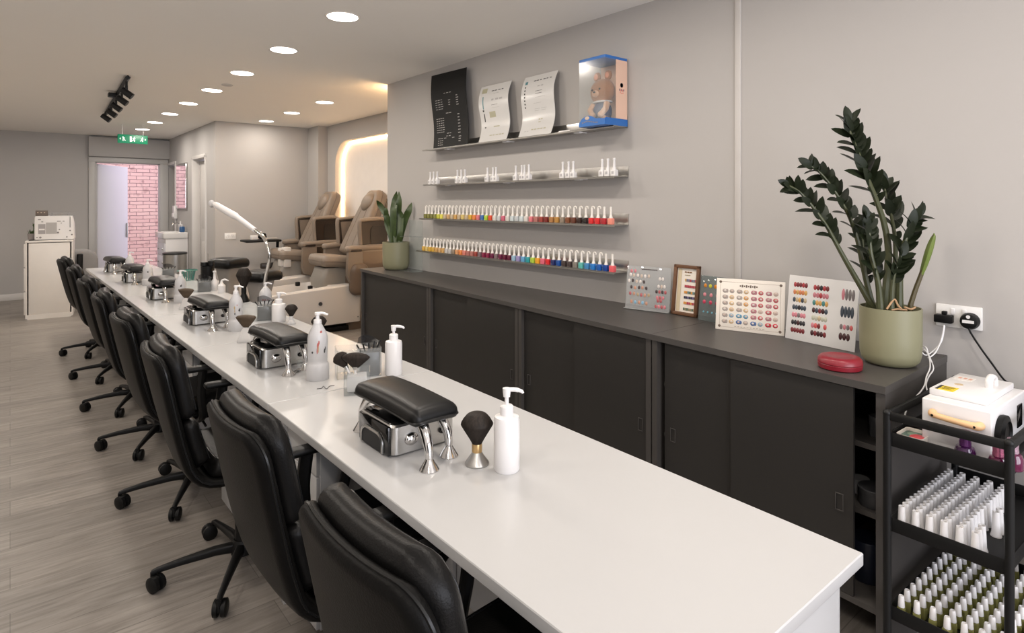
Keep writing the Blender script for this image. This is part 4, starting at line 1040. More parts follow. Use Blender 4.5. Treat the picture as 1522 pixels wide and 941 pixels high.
# ================================================================== DISPLAY BOARDS ON THE WORKTOP
def board(name, label, bl, br, tl, tr, mats, draw, th=.004, xt=2.755, base=None):
    """leans against the wall; corner pixels are taken on the worktop (bottom) and near the wall (top)"""
    A = onZ(*bl, CT + .0005); B = onZ(*br, CT + .0005)
    ex = (B - A); w = ex.length; ex.normalize()
    # lean so that the top edge meets the measured height
    nrm = Vector((ex.y, -ex.x, 0)); nrm = nrm if nrm.x < 0 else -nrm
    mid = (Vector(tl) + Vector(tr)) / 2
    d = ray(mid[0], mid[1]); M0 = (A + B) / 2
    lean = .12
    # plane through the bottom edge leaning back by angle
    up = (Vector((0, 0, 1)) * cos(lean) - nrm * sin(lean)).normalized(); nz = ex.cross(up)
    tt = (M0 - Vector((0, 0, EYE))).dot(nz) / d.dot(nz); P = Vector((0, 0, EYE)) + d * tt
    h = (P - M0).dot(up); sh = (P - M0).dot(ex)
    M = Matrix(((ex.x, up.x, -nz.x, A.x), (ex.y, up.y, -nz.y, A.y), (ex.z, up.z, -nz.z, A.z), (0, 0, 0, 1)))
    if nz.dot(nrm) > 0: M = Matrix(((ex.x, up.x, nz.x, A.x), (ex.y, up.y, nz.y, A.y), (ex.z, up.z, nz.z, A.z), (0, 0, 0, 1)))
    # keep the whole thing clear of the wall
    far = max((A + up * h).x, (B + up * h).x, A.x, B.x) + .006
    t = thing(name, label, 'display board'); t.matrix_world = M
    if far > WX - .006: t.location = A - Vector((far - WX + .008, 0, 0))
    draw(t, w, h)
    return t
class Swatches(MB):
    """the nails stuck on a board: each one a part of its own, the lettering one more"""
    def __init__(s): super().__init__(); s.nails = []
    def build(s, name, mats, parent, **k):
        for i, (m, vs, fs) in enumerate(s.nails): MB().add(vs, fs).build('nail_sample', mats[m], parent)
        if s.v: MB.build(s, 'print', mats, parent, weld=False)
def oval(mb, x, y, rx, ry, m, z=.0045, k=14, tip=0.0):
    vs = [(x + rx * cos(2 * pi * i / k), y + ry * sin(2 * pi * i / k) , z - .001) for i in range(k)] + [(x + rx * .7 * cos(2 * pi * i / k), y + ry * .7 * sin(2 * pi * i / k), z + .0012) for i in range(k)]
    mb.nails.append((m, vs, [[i, (i + 1) % k, k + (i + 1) % k, k + i] for i in range(k)] + [list(range(k, 2 * k))]))
def bar(mb, x, y, w, h, m, z=.0043): mb.add([(x - w / 2, y - h / 2, z), (x + w / 2, y - h / 2, z), (x + w / 2, y + h / 2, z), (x - w / 2, y + h / 2, z)], [[0, 1, 2, 3]], m)
def nbar(mb, x, y, w, h, m, z=.0043):
    a = [(x - w / 2, y - h / 2), (x + w / 2, y - h / 2), (x + w / 2, y + h / 2), (x - w / 2, y + h / 2)]
    mb.nails.append((m, [(p, q, z - .001) for p, q in a] + [(x + (p - x) * .8, y + (q - y) * .85, z + .001) for p, q in a], [[0, 1, 5, 4], [1, 2, 6, 5], [2, 3, 7, 6], [3, 0, 4, 7], [4, 5, 6, 7]]))
def C(*l): return [color(*c, .25) for c in l]
def d_clear(t, w, h):
    MB().box((w / 2, h / 2, .0015), (w, h, .004), r=.001).box((w / 2, .004, .012), (w, .006, .022), r=.001).build('acrylic_sheet', FROSTCL, t)
    k = Swatches(); r2 = random.Random(5)
    rows = [(.86, .10, 2, (1, 1)), (.77, .08, 6, (0, 7)), (.64, .06, 5, (0, 2, 7)), (.49, .12, 5, (2, 5)), (.34, .10, 6, (3, 5, 6)), (.16, .14, 5, (5, 4))]
    for y, x, n, cs in rows:
        for i in range(n): oval(k, w * (x + .085 * i + .01 * r2.random()), h * (y + .02 * r2.random()), .0075, .010, cs[i % len(cs)])
    for y, x, n, cs in ((.74, .76, 2, (0, 0)), (.57, .74, 3, (0, 7)), (.45, .70, 4, (2, 3)), (.32, .72, 3, (1, 3)), (.25, .74, 2, (3, 3)), (.12, .70, 4, (3, 1))):
        for i in range(n): oval(k, w * (x + .065 * i), h * y, .0075, .010, cs[i % len(cs)])
    for i in range(8): bar(k, w * (.36 + .045 * i), h * .93, w * .035, .006, 2)
    k.build('nail_samples', C((214, 206, 200), (200, 120, 128), (70, 60, 60), (170, 86, 90), (130, 170, 196), (190, 140, 116), (170, 150, 120), (196, 178, 164)), t)
FROSTCL = clear('pale_acrylic', tint=(.88, .9, .9), alpha=.30, body=(.62, .62, .62))
board('nail_display_board', 'clear acrylic board of loose nail samples at the shelf end of the boards', (929.5, 458), (995, 466), (942.5, 394), (1004, 400), None, d_clear)
def d_wood(t, w, h):
    f = MB(); fw2 = .018
    for x in (fw2 / 2, w - fw2 / 2): f.box((x, h / 2, .006), (fw2, h, .018), r=.003)
    for y in (fw2 / 2, h - fw2 / 2): f.box((w / 2, y, .006), (w, fw2, .018), r=.003)
    f.build('frame', WOOD, t)
    MB().box((w / 2, h / 2, 0), (w - .03, h - .03, .004)).build('card', CREAM, t)
    k = Swatches(); pal = [(0, 1, 1, 2), (2, 2, 2, 2), (3, 3, 4, 5), (6, 6, 7, 6), (3, 3, 2, 2), (5, 8, 5, 8)]
    for j, y in enumerate((.70, .58, .46, .36, .25, .13)):
        for i in range(7): nbar(k, w * (.46 + .065 * i), h * y, w * .055, h * .05, pal[j][i % 4] if i < 4 else pal[j][(i + 1) % 4])
    for i in range(3): bar(k, w * (.44 + .10 * i), h * .86, w * .08, h * .025, 9)
    bar(k, w * .52, h * .80, w * .22, h * .012, 8); bar(k, w * .22, h * .5, w * .14, h * .84, 10, .0035)
    k.build('nail_samples', C((200, 160, 90), (130, 130, 150), (180, 70, 84), (214, 150, 74), (110, 140, 140), (90, 110, 96), (52, 54, 80), (110, 100, 140), (150, 140, 110), (120, 80, 40), (205, 190, 160)), t)
board('nail_display_board', 'brown wooden framed board of coloured nail rows', (999, 466), (1037, 472.5), (1007, 392), (1055, 398), None, d_wood)
def d_smoke(t, w, h):
    MB().box((w / 2, h / 2, .0015), (w, h, .004), r=.001).build('acrylic_sheet', clear('grey_acrylic', tint=(.6, .66, .66), alpha=.35, body=(.28, .31, .31)), t)
    k = Swatches()
    for j, (y, n, cs) in enumerate(((.78, 5, (0, 1)), (.58, 4, (2, 2)), (.42, 4, (3, 3)), (.20, 6, (4, 4)))):
        for i in range(n): oval(k, w * (.16 + .82 * i / max(n, 1)), h * y, .0095 if j < 3 else .005, .010 if j < 3 else .005, cs[i % 2])
    k.build('nail_samples', C((206, 130, 40), (190, 190, 60), (206, 130, 140), (196, 60, 90), (120, 180, 200)), t)
board('nail_display_board', 'narrow grey acrylic board of bright nail samples behind the cream board', (1038, 475), (1085, 484), (1054.5, 410), (1102, 416), None, d_smoke)
def d_cream(t, w, h):
    MB().box((w / 2, h / 2, .0015), (w, h, .005), r=.0015).build('card', CREAM, t)
    k = Swatches(); r2 = random.Random(9)
    for a, b, c2, d in ((.06, .94, .935, .94), (.06, .94, .06, .064)): bar(k, w * (a + b) / 2, h * c2, w * .88, .0012, 0)
    for x in (.06, .94): bar(k, w * x, h * .5, .0012, h * .87, 0)
    for i in range(9): bar(k, w * (.36 + .03 * i), h * .87, w * .022, h * (.03 + .02 * (i % 2)), 1)
    for x, y in ((.06, .93), (.94, .93), (.06, .07), (.94, .07)): oval(k, w * x, h * y, .007, .007, 1, z=.0042)
    pal = [[2, 2, 2, 3, 4, 5, 4, 6], [2, 3, 2, 7, 4, 5, 4, 5], [2, 3, 2, 7, 4, 5, 4, 5], [2, 3, 2, 3, 4, 6, 5, 6], [2, 8, 9, 9, 4, 5, 4, 6], [2, 3, 10, 2, 10, 8, 11, 11]]
    for j in range(6):
        for i in range(8):
            x, y = w * (.13 + .106 * i), h * (.76 - .118 * j)
            oval(k, x, y, w * .040, h * .044, pal[j][i], z=.0046); oval(k, x + w * .004, y + h * .004, w * .020, h * .022, 6 if (i + j) % 3 else 12, z=.006)
            if i % 2 == 0: oval(k, x + w * .032, y, w * .022, h * .040, pal[j][i], z=.0046)
    for i in range(10): bar(k, w * (.3 + .045 * i), h * .085, w * .03, h * .012, 13)
    k.build('nail_samples', C((150, 130, 110), (110, 96, 84), (166, 156, 148), (200, 172, 132), (178, 122, 130), (186, 90, 94), (196, 176, 164), (206, 156, 96), (140, 164, 178), (98, 146, 170), (82, 106, 150), (186, 52, 66), (214, 204, 196), (176, 164, 150)), t)
board('nail_display_board', 'wide cream board with a grid of round nail samples', (1063.5, 488.5), (1166, 500), (1072, 413), (1176, 420.5), None, d_cream)
def d_white(t, w, h):
    MB().box((w / 2, h / 2, .0015), (w, h, .004), r=.001).build('card', PAPERW, t)
    k = Swatches()
    c1 = [(0, 1, 1), (2, 3, 2), (4, 5, 3), (4, 4, 6), (7, 7, 8), (6, 6, 9), (1, 1, 1)]
    for j in range(7):
        for i in range(5): oval(k, w * (.10 + .042 * i), h * (.86 - .118 * j), w * .024, h * .040, c1[j][i % 3])
    c2 = [(0, 1, 6), (7, 7, 0), (10, 3, 3), (9, 4, 1), (11, 11, 5), (7, 12, 1), (9, 1, 9)]
    for j in range(7):
        for i in range(5):
            if j == 5 and i == 3: continue
            oval(k, w * (.40 + .045 * i), h * (.85 - .115 * j), w * .025, h * .042, c2[j][i % 3])
    for i in range(4): oval(k, w * (.80 + .045 * i), h * .80, w * .022, h * .085, 8 if i else 7)
    for i in range(4): oval(k, w * (.80 + .045 * i), h * .55, w * .024, h * .085, 4)
    for i in range(4): oval(k, w * (.80 + .045 * i), h * .33, w * .022, h * .040, (8, 7, 8, 12)[i])
    for i in range(3): oval(k, w * (.80 + .05 * i), h * .19, w * .026, h * .055, 9)
    k.build('nail_samples', C((170, 60, 66), (118, 46, 50), (206, 128, 84), (206, 160, 92), (66, 74, 84), (186, 170, 140), (44, 42, 46), (196, 124, 134), (120, 112, 112), (66, 36, 38), (74, 134, 130), (186, 186, 170), (200, 90, 90)), t)
board('nail_display_board', 'white board with rows of oval nail samples beside the big plant pot', (1167.5, 502), (1271, 524), (1188, 410), (1288, 421), None, d_white)
# red round case
t = thing('round_case', 'flat round red plastic case on the worktop in front of the big plant', 'case', (2.268, .912, CT))
MB().lathe([(.064, 0), (.070, .004), (.0715, .018), (.0705, .0195)], n=40).build('base', RED, t)
MB().lathe([(.0705, .0200), (.0720, .022), (.0705, .034), (.062, .043), (.048, .0455), (.046, .0445), (.0001, .0445)], n=40).build('lid', RED, t)

# ================================================================== PLANTS
def pot(t, r, h):
    MB().lathe([(r * .62, 0), (r * .80, h * .02), (r * .93, h * .09), (r * .985, h * .2), (r, h * .45), (r, h), (r * .95, h), (r * .94, h * .9), (.0001, h * .88)], n=48).build('pot', POT, t)
    MB().lathe([(r * .945, h * .905), (r * .6, h * .925), (.0001, h * .93)], n=30).build('soil', SOIL, t)
def leaf_mesh(mb, base, d, up, L, W, m=0, curl=.12, cup=.18):
    d = d.normalized(); sd = d.cross(up).normalized(); up2 = sd.cross(d).normalized(); n = 6
    for (s) in (-1, 1):
        pass
    vs = []
    for k in range(n + 1):
        q = k / n; w = W * .5 * (sin(pi * min(1, q ** .8)) ** .65 if 0 < q < 1 else 0.0)
        c = base + d * (L * q) + up2 * (-curl * L * q * q)
        vs += [c - sd * w + up2 * (cup * w), c, c + sd * w + up2 * (cup * w)]
    fs = []
    for k in range(n):
        a = 3 * k; fs += [[a, a + 1, a + 4, a + 3], [a + 1, a + 2, a + 5, a + 4]]
    mb.add(vs, fs, m)
D0 = Vector((2.477, .822, 0)).dot(FW)
zz = thing('potted_zz_plant', 'tall dark green leafy plant in a sage pot on the worktop by the sockets', 'plant', (2.477, .822, CT))
pot(zz, .099, .207)
ZO = Vector(zz.location)
def pz(cx, cy, dd=0.0): return onD(1160 + cx / 3.0375, 170 + cy / 3.0375, D0 + dd) - ZO
rl = random.Random(11)
STEMS = [
 ([(418, 872, 0), (370, 790, 0), (300, 670, -.02), (250, 580, -.03), (205, 500, -.04), (140, 410, -.05), (85, 350, -.05), (40, 322, -.06)], .011, .40, 17, .82, .82),
 ([(415, 865, .03), (375, 700, .03), (345, 560, .02), (305, 450, .02), (240, 340, .01), (185, 270, 0), (135, 232, 0)], .010, .30, 18, .85, .92),
 ([(470, 866, 0), (488, 640, 0), (470, 500, 0), (430, 380, -.01), (385, 270, -.02), (350, 170, -.02), (318, 95, -.03), (308, 40, -.03)], .013, .40, 20, 1.1, 1.05),
 ([(505, 868, .04), (520, 620, .04), (505, 480, .05), (480, 390, .05), (470, 320, .05)], .010, .30, 11, 1.05, 1.0),
 ([(535, 865, -.02), (540, 700, -.03), (560, 580, -.04), (590, 500, -.05), (615, 460, -.05)], .013, .30, 12, 1.0, 1.0),
 ([(450, 870, -.04), (440, 760, -.05), (410, 640, -.06), (400, 540, -.06), (390, 470, -.06)], .012, .25, 14, .85, .9),
 ([(400, 868, .06), (385, 740, .07), (375, 620, .08), (368, 520, .08)], .009, .25, 11, .85, .9),
 ([(500, 872, -.05), (505, 770, -.06), (520, 700, -.07), (545, 640, -.07)], .010, .35, 8, 1.0, 1.0)]
for pts, r, start, nl, sl, sw in STEMS:
    P = smoothpath([pz(x, y, d) for x, y, d in pts], 6)
    k = len(P); P[0].z = .188
    sm = MB(); sm.tube(P, [r * (1.15 - .85 * (i / (k - 1)) ** .7) for i in range(k)], n=9)
    so = sm.build('stem', ZSTEM, zz)
    lf = MB()
    nl = int(nl * .8)
    for j in range(nl * 2):
        side = 1 if j % 2 else -1
        q = start + (1 - start) * (j + .5) / (nl * 2)
        i = min(k - 2, int(q * (k - 1))); b = P[i] + (P[i + 1] - P[i]) * (q * (k - 1) - i)
        tg = (P[i + 1] - P[i]).normalized()
        lat = tg.cross(FW).normalized() * side
        front = (j // 2) % 2 == 0 and side > 0
        ph = radians(rl.uniform(45, 80) if front else rl.uniform(-30, 25)); out = lat * cos(ph) - FW * sin(ph)
        d = tg * rl.uniform(.8, 1.1) + out * (rl.uniform(.35, .55) if front else rl.uniform(.65, 1.0))
        qq = (q - start) / (1 - start); env = (1.12 - .42 * qq) * min(1, .55 + 2.2 * qq)
        nrm = ((-FW * .9 + tg * .5 - lat * rl.uniform(-.4, .6)) if front else (-FW * rl.uniform(.25, .9) + tg * .6 - lat * rl.uniform(0, .5))) + ( Vector((rl.uniform(-.3, .3), rl.uniform(-.3, .3), rl.uniform(-.1, .5))))
        nrm.normalize()
        leaf_mesh(lf, b, d, nrm, .080 * sl * env * (.8 + .35 * rl.random()), .040 * sw * env, curl=.05 + .22 * rl.random())
    tg = (P[-1] - P[-3]).normalized()
    leaf_mesh(lf, P[-1], tg, -FW, .06 * sl, .032 * sw)
    lf.build('foliage', ZLEAF, so, sharp=80)
P = smoothpath([pz(585, 868, -.03), pz(610, 790, -.03), pz(640, 710, -.03), pz(672, 610, -.03), pz(693, 548, -.03)], 6); P[0].z = .195
k = len(P); so = MB().tube(P, [.009 - .003 * i / k for i in range(k)], n=8).build('shoot', mat('brown_green_stem', (.07, .055, .02), .5), zz)
lf = MB(); lf.tube(P[11:] + [P[-1] + Vector((0, 0, .01))], [.005 + .0095 * sin(pi * min(1, .1 + .9 * i / (k - 11))) for i in range(k - 11)] + [.001], n=8, flat=.7)
lf.build('rolled_leaf', SHOOT, so)
ro = MB()
for pa in ([(480, 880), (500, 850), (515, 835), (530, 862), (545, 878)], [(500, 884), (530, 880), (570, 884)], [(560, 870), (590, 880), (610, 870)]):
    ro.tube(smoothpath([pz(x, y, -.06) for x, y in pa], 5), .0035, n=6)
ro.build('roots', mat('tan_root', (.42, .26, .14), .7), zz)
sp = thing('potted_snake_plant', 'small snake plant in a sage pot at the pedicure end of the worktop', 'plant', (2.64, 4.80, CT))
D1 = Vector((2.64, 4.80, 0)).dot(FW); SO = Vector(sp.location)
pot(sp, .118, .245)
def ps(cx, cy, dd=0.0): return onD(540 + cx / 6.72, 270 + cy / 6.72, D1 + dd) - SO
for pts, w in (([(290, 640), (275, 480), (230, 340), (170, 240), (132, 185)], .040), ([(300, 640), (300, 480), (300, 300), (315, 190), (335, 95)], .045), ([(335, 640), (345, 480), (352, 300), (358, 200), (356, 95)], .040), ([(360, 640), (385, 500), (420, 370), (455, 290), (485, 208)], .046),
               ([(285, 640), (262, 520), (235, 420), (228, 300), (225, 260)], .034), ([(345, 640), (365, 520), (372, 400), (372, 330), (345, 265)], .042), ([(320, 640), (318, 520), (312, 400), (310, 320), (318, 290)], .036)):
    P = smoothpath([ps(x, y, rl.random() * .06 - .03) for x, y in pts], 6); P[0].z = .225; k = len(P)
    lf = MB(); rs = []
    for i, p in enumerate(P):
        q = i / (k - 1); ww = w * .5 * (.55 + .75 * sin(pi * min(1, .1 + .75 * q))) * (1 if q < .75 else max(.02, 1 - ((q - .75) / .25) ** 1.6))
        tg = (P[min(k - 1, i + 1)] - P[max(0, i - 1)]).normalized(); sd = tg.cross(FW).normalized(); nn = sd.cross(tg)
        rs.append([p - sd * ww, p + nn * (.006 * ww / w * 2), p + sd * ww, p + nn * (.012 * ww / w * 2 + .002)])
    lf.rings(rs); lf.build('leaf', SNAKE, sp, sharp=70)

# clear acrylic stand beside the snake plant
t = thing('acrylic_stand', 'clear acrylic stand against the wall between snake plant and shelves', 'stand', (2.715, 4.455, CT))
b = MB(); b.box((0, .13, .22), (.004, .22, .44), r=.001); b.box((-.05, .13, .003), (.10, .22, .005), r=.001); b.box((-.05, .13, .30), (.10, .22, .004), r=.001); b.build('sheet', clear('very_clear_acrylic', alpha=.05), t)
# ================================================================== SOCKETS, PLUGS, CABLES
SOCK = mat('socket_white', (.80, .79, .77), .3)
def socket(name, label, loc, M0, blank=False):
    t = thing(name, label, 'socket', loc); t.matrix_world = Matrix.Translation(loc) @ M0     # local: x along the wall, y up, z out
    MB().box((0, 0, .0045), (.146, .086, .009), r=.003).build('plate', SOCK, t)
    for x in (-.018, .018): MB().box((x, .018, .010), (.013, .024, .006), r=.002).build('switch', WHITEP, t)
    p = MB()
    for x in (-.037, .037): p.box((x, .012, .0092), (.004, .008, .001)); p.box((x - .011, -.010, .0092), (.007, .004, .001)); p.box((x + .011, -.010, .0092), (.007, .004, .001))
    p.build('pin_holes', BLACKP, t)
    return t
MW = Matrix(((0, 0, -1, 0), (-1, 0, 0, 0), (0, 1, 0, 0), (0, 0, 0, 1)))          # on the shelf wall, facing -X
socket('double_socket', 'white double socket on the wall beside the big plant, two black plugs in it', (WX - .0002, .688, 1.071), MW)
MP = Matrix(((1, 0, 0, 0), (0, 0, -1, 0), (0, 1, 0, 0), (0, 0, 0, 1)))
socket('double_socket', 'white double socket on the pedicure bay wall behind the work lamp', (2.36, 8.9998, 1.05), MP)
# black usb adapter
a0 = onX(1402, 473, 2.745); 
t = thing('plug_adapter', 'square black charger plugged into the socket, white cables from it', 'plug', (WX - .011, a0.y, a0.z))
MB().box((-.018, 0, -.002), (.036, .058, .030), r=.004).build('body', BLACKP, t)
MB().box((-.010, 0, .019), (.018, .016, .014), r=.003).build('prong', BLACKP, t)
a1 = onX(1440, 478, 2.745)
t = thing('plug', 'round black mains plug with a white label in the socket', 'plug', (WX - .011, a1.y, a1.z))
MB().lathe([(.030, 0), (.031, .012), (.027, .030), (.018, .034), (.0001, .034)], n=28, M=Matrix.Rotation(-pi / 2, 4, 'Y')).build('body', BLACKP, t)
MB().box((-.0345, 0, .0), (.001, .036, .011)).build('label', WHITEP, t)
MB().lathe([(.0065, 0), (.0065, .001), (.0001, .001)], n=16, M=Matrix.Translation((-.034, 0, .018)) @ Matrix.Rotation(-pi / 2, 4, 'Y')).build('dot', WHITEP, t)
WCAB = mat('white_cable', (.80, .79, .78), .4)
pts = [onX(1403, 483, 2.735), onX(1402, 492, 2.73), onX(1398, 508, 2.72), onX(1391, 523, 2.70), onX(1382, 531, 2.68), onX(1372, 534, 2.665), onX(1366, 528, 2.655), onX(1373, 520, 2.65), onX(1380, 528, 2.62), onX(1379, 545, 2.55), onX(1377, 560, 2.50), onX(1374, 573, 2.46), onX(1366, 585, 2.40), onX(1354, 597, 2.34), onX(1347, 610, 2.30), onX(1344, 622, 2.27), onX(1340, 640, 2.24), onX(1337, 652, 2.23)]
for p in pts[9:14]: p.y = min(p.y, .718)
q = MB().tube(smoothpath(pts, 5), .0024, n=7).build('charging_cable', WCAB); tag(q, 'white charging cable hanging from the black charger down into the trolley', 'cable')
pts = [onX(1404, 484, 2.737), onX(1402.5, 494, 2.735), onX(1399, 508, 2.728), onX(1390, 519, 2.71), onX(1377, 528, 2.69), onX(1369, 522, 2.68), onX(1366, 516, 2.68), onX(1376, 516, 2.655), onX(1380, 527, 2.64), onX(1375, 545, 2.58), onX(1372, 558, 2.53), onX(1376, 572, 2.50), onX(1380, 588, 2.48), onX(1380, 600, 2.47)]
for p in pts[9:]: p.y = min(p.y, .716)
q = MB().tube(smoothpath(pts, 5), .0024, n=7).build('charging_cable', WCAB); tag(q, 'second white cable, looped round the first beside the worktop end', 'cable')
pts = [onX(1440, 487, 2.74), onX(1443, 495, 2.738), onX(1458, 518, 2.735), onX(1474, 540, 2.735), onX(1487, 558, 2.73), onX(1494, 566, 2.725), onX(1503, 572, 2.72), onX(1512, 590, 2.70), onX(1517, 605, 2.66)]
q = MB().tube(smoothpath(pts, 5), .0033, n=8).build('mains_cable', BLACKP); tag(q, 'black mains cable running down the wall from the round plug', 'cable')

# ================================================================== TROLLEY
TA = radians(-2.2)
TO = Vector((2.092, .702, 0)); ca, sa = cos(TA), sin(TA)
TR_W, TR_D = .300, .600                                                     # along the front, and back to the wall
trl = thing('trolley', 'black metal three tier trolley by the wall beside the open cabinet', 'trolley', TO, 0)
MT = Matrix(((0, 1, 0, TO.x), (-1, 0, 0, TO.y), (0, 0, 1, 0), (0, 0, 0, 1)))
MT = Matrix.Translation(TO) @ Matrix.Rotation(TA, 4, 'Z') @ Matrix(((0, 1, 0, 0), (-1, 0, 0, 0), (0, 0, 1, 0), (0, 0, 0, 1)))
trl.matrix_world = MT                                                        # local x = along the front, y = towards the wall
for x in (.0, TR_W):
    for y in (.0, TR_D):
        MB().cyl((x, y, .055), (x, y, .852), .0115, n=14).ball((x, y, .852), .0125, n=12).build('post', BLACKM, trl)
r_ = MB()
for a, b in (((0, 0), (TR_W, 0)), ((0, TR_D), (TR_W, TR_D)), ((0, 0), (0, TR_D)), ((TR_W, 0), (TR_W, TR_D))):
    c0 = Vector((*a, .845)); c1 = Vector((*b, .845)); d = c1 - c0; r_.box((c0 + c1) / 2, (max(d.x, .014), max(d.y, .014), .026), r=.004)
r_.build('top_rail', BLACKM, trl)
for z, hh, nm in ((.752, .042, 'tray'), (.490, .042, 'tray'), (.218, .042, 'tray')):
    b = MB(); b.box((TR_W / 2, TR_D / 2, z + .0015), (TR_W - .006, TR_D - .006, .003))
    for x in (.004, TR_W - .004): b.box((x, TR_D / 2, z + hh / 2), (.004, TR_D - .004, hh), r=.001)
    for y in (.004, TR_D - .004): b.box((TR_W / 2, y, z + hh / 2), (TR_W - .004, .004, hh), r=.001)
    b.build(nm, BLACKM, trl)
for x in (.0, TR_W):
    for y in (.0, TR_D):
        MB().cyl((x - .012, y, .027), (x + .012, y, .027), .027, n=20).box((x, y, .048), (.012, .02, .03), r=.003).build('caster', BLACKP, trl)
def tl(x, y, z): return MT @ Vector((x, y, z))
TROT = MT.to_euler().z
# dust collector box
bx0 = tl(.157, .242, .755)
dc = thing('dust_collector', 'white nail dust collector box with a wooden handle on the trolley top', 'dust collector', bx0, TROT)
W, D, H = .174, .345, .150
b = MB().box((0, 0, H / 2), (W, D, H), r=.004, seg=3); b.build('case', WHITEP, dc)
b = MB().box((-.012, .02, H + .010), (W * .84, D * .80, .020), r=.003); b.build('lid', WHITEP, dc)
MB().tube(smoothpath([(.030, .075, H + .018), (.030, .075, H + .042), (.030, .05, H + .052), (.030, .025, H + .042), (.030, .025, H + .018)], 6), .0105, n=12, flat=.7).build('lid_handle', WHITEP, dc)
hp = [(-.057, -D / 2 - .003, .112), (-.051, -D / 2 - .020, .112), (-.016, -D / 2 - .026, .110), (.024, -D / 2 - .026, .108), (.056, -D / 2 - .020, .106), (.062, -D / 2 - .003, .106)]
hw = MB().tube(smoothpath(hp, 6), [.012, .012, .0115, .011, .0105, .010, .010, .0095, .009, .009, .009, .009, .009, .009, .009, .009, .009, .009, .0095, .010, .010, .010, .0105, .011, .0115, .012, .012, .012, .012, .012, .012], n=14).build('wooden_handle', TAN, dc)
s = MB()
for x, z in ((-.050, .112), (.054, .106)): s.lathe([(.0038, 0), (.0001, .0005)], n=10, M=Matrix.Translation((x, -D / 2 - .0325, z)) @ Matrix.Rotation(pi / 2, 4, 'X'))
s.build('screw', BLACKP, hw)
b = MB(); b.box((-.048, -.085, H + .0205), (.048, .055, .0012), m=0)
for k, (x, y, w) in enumerate(((-.048, -.068, .034), (-.045, -.078, .026), (-.050, -.088, .020), (-.047, -.098, .030))): b.box((x, y, H + .0213), (w, .0035, .0006), m=1)
b.box((-.068, -.085, H + .0208), (.008, .055, .0014), m=1)
b.build('warning_label', [color(238, 206, 20), INK], dc)
b = MB(); b.lathe([(.012, 0), (.012, .0008), (.0001, .0008)], c=(-.040, -.005, H + .020), n=18, m=0); b.box((-.05, .085, H + .0205), (.05, .05, .001), m=1)
for k in range(3): b.box((-.062 + .014 * k, .085, H + .0212), (.008, .018, .0006), m=2)
b.build('stickers', [mat('gold_sticker', S(200, 176, 140), .4), mat('pale_sticker', (.76, .72, .68), .4), color(214, 160, 140)], dc)
b = MB().lathe([(.052, 0), (.055, .006), (.055, .016), (.040, .022), (.036, .016), (.0001, .016)], n=30, M=Matrix.Translation((W / 2, -.10, .075)) @ Matrix.Rotation(pi / 2, 4, 'Y')); b.build('wheel', BLACKP, dc)
MB().box((W / 2 + .001, .10, .085), (.004, .05, .07), r=.003).build('side_panel', BLACKG, dc)
# bits on the top tray
t = thing('tray_tin', 'small open green and pink patterned tin at the near corner of the trolley top', 'tin', tl(.052, .062, .7552), TROT)
b = MB(); o_ = rrect(-.036, .036, -.045, .045, .01, 4)
b.rings([[(x * k, y * k, z) for x, y in o_] for z, k in ((0, .92), (.036, 1.0), (.036, .96), (.006, .9))]); b.build('tin', mat('cream_tin', (.75, .68, .60), .4), t)
b = MB(); b.prism([(x * .92, y * .92) for x, y in o_], .024, .026, m=0); b.ball((.008, .0, .026), (.02, .026, .004), m=1, n=12); b.ball((-.012, .02, .026), (.014, .016, .003), m=2, n=12)
b.build('contents', [color(84, 108, 98), color(190, 70, 76), color(120, 140, 120)], t)
PUR = mat('purple_glass', S(56, 16, 62), .08, coat=.4); MAU = mat('magenta_glass', S(92, 22, 60), .08, coat=.4); PCAP = mat('purple_cap', S(96, 50, 104), .25, metal=.5)
def varnish(label, loc, body, capm, s=1.0):
    t = thing('varnish_bottle', label, 'nail varnish', loc, 0, 'varnish bottles on the trolley top')
    MB().lathe([(.019 * s, 0), (.022 * s, .003), (.022 * s, .030 * s), (.018 * s, .040 * s), (.011 * s, .043 * s)], n=24).build('bottle', body, t)
    MB().lathe([(.0125 * s, .043 * s), (.0125 * s, .052 * s), (.0115 * s, .052 * s), (.0125 * s, .074 * s), (.0115 * s, .078 * s), (.0001, .0785 * s)], n=20).build('cap', capm, t)
varnish('round purple varnish bottle in front of the white dust collector', tl(.192, .0305, .7552), PUR, PCAP, 1.18)
varnish('magenta varnish bottle with a glitter cap by the front corner post of the trolley', tl(.268, .030, .7552), MAU, mat('pink_glitter', S(190, 110, 140), .3, metal=.6, var=.5, vscale=200), 1.05)
varnish('dark varnish bottle with a glitter cap beside the fan of the dust collector', tl(.288, .085, .7552), MAU, mat('silver_glitter', S(190, 160, 175), .3, metal=.6, var=.6, vscale=220), 1.1)
q = MB().box((0, 0, .012), (.03, .02, .024), r=.003).build('eraser_block', color(206, 170, 160)); q.location = tl(.232, .022, .7552); q.rotation_euler = (0, 0, TROT); tag(q, 'small pale pink block between the purple and magenta varnish bottles', 'block')
q = MB().box((0, 0, .016), (.02, .012, .032), r=.002).build('black_block', BLACKP); q.location = tl(.155, .022, .7552); q.rotation_euler = (0, 0, TROT); tag(q, 'small black block standing beside the purple varnish bottle', 'block')
q = MB().box((0, 0, .004), (.075, .018, .006), r=.002).box((-.015, .002, .008), (.03, .012, .004), r=.001).build('nail_file', mat('grey_file', (.35, .34, .33), .5, var=.3, vscale=120)); q.location = tl(.112, .024, .7552); q.rotation_euler = (0, 0, TROT - .1); tag(q, 'grey nail file lying at the front of the trolley top', 'nail file')
t = thing('tape_dispenser', 'black device with a round side wheel behind the dust collector', 'device', tl(.245, .50, .7552), TROT)
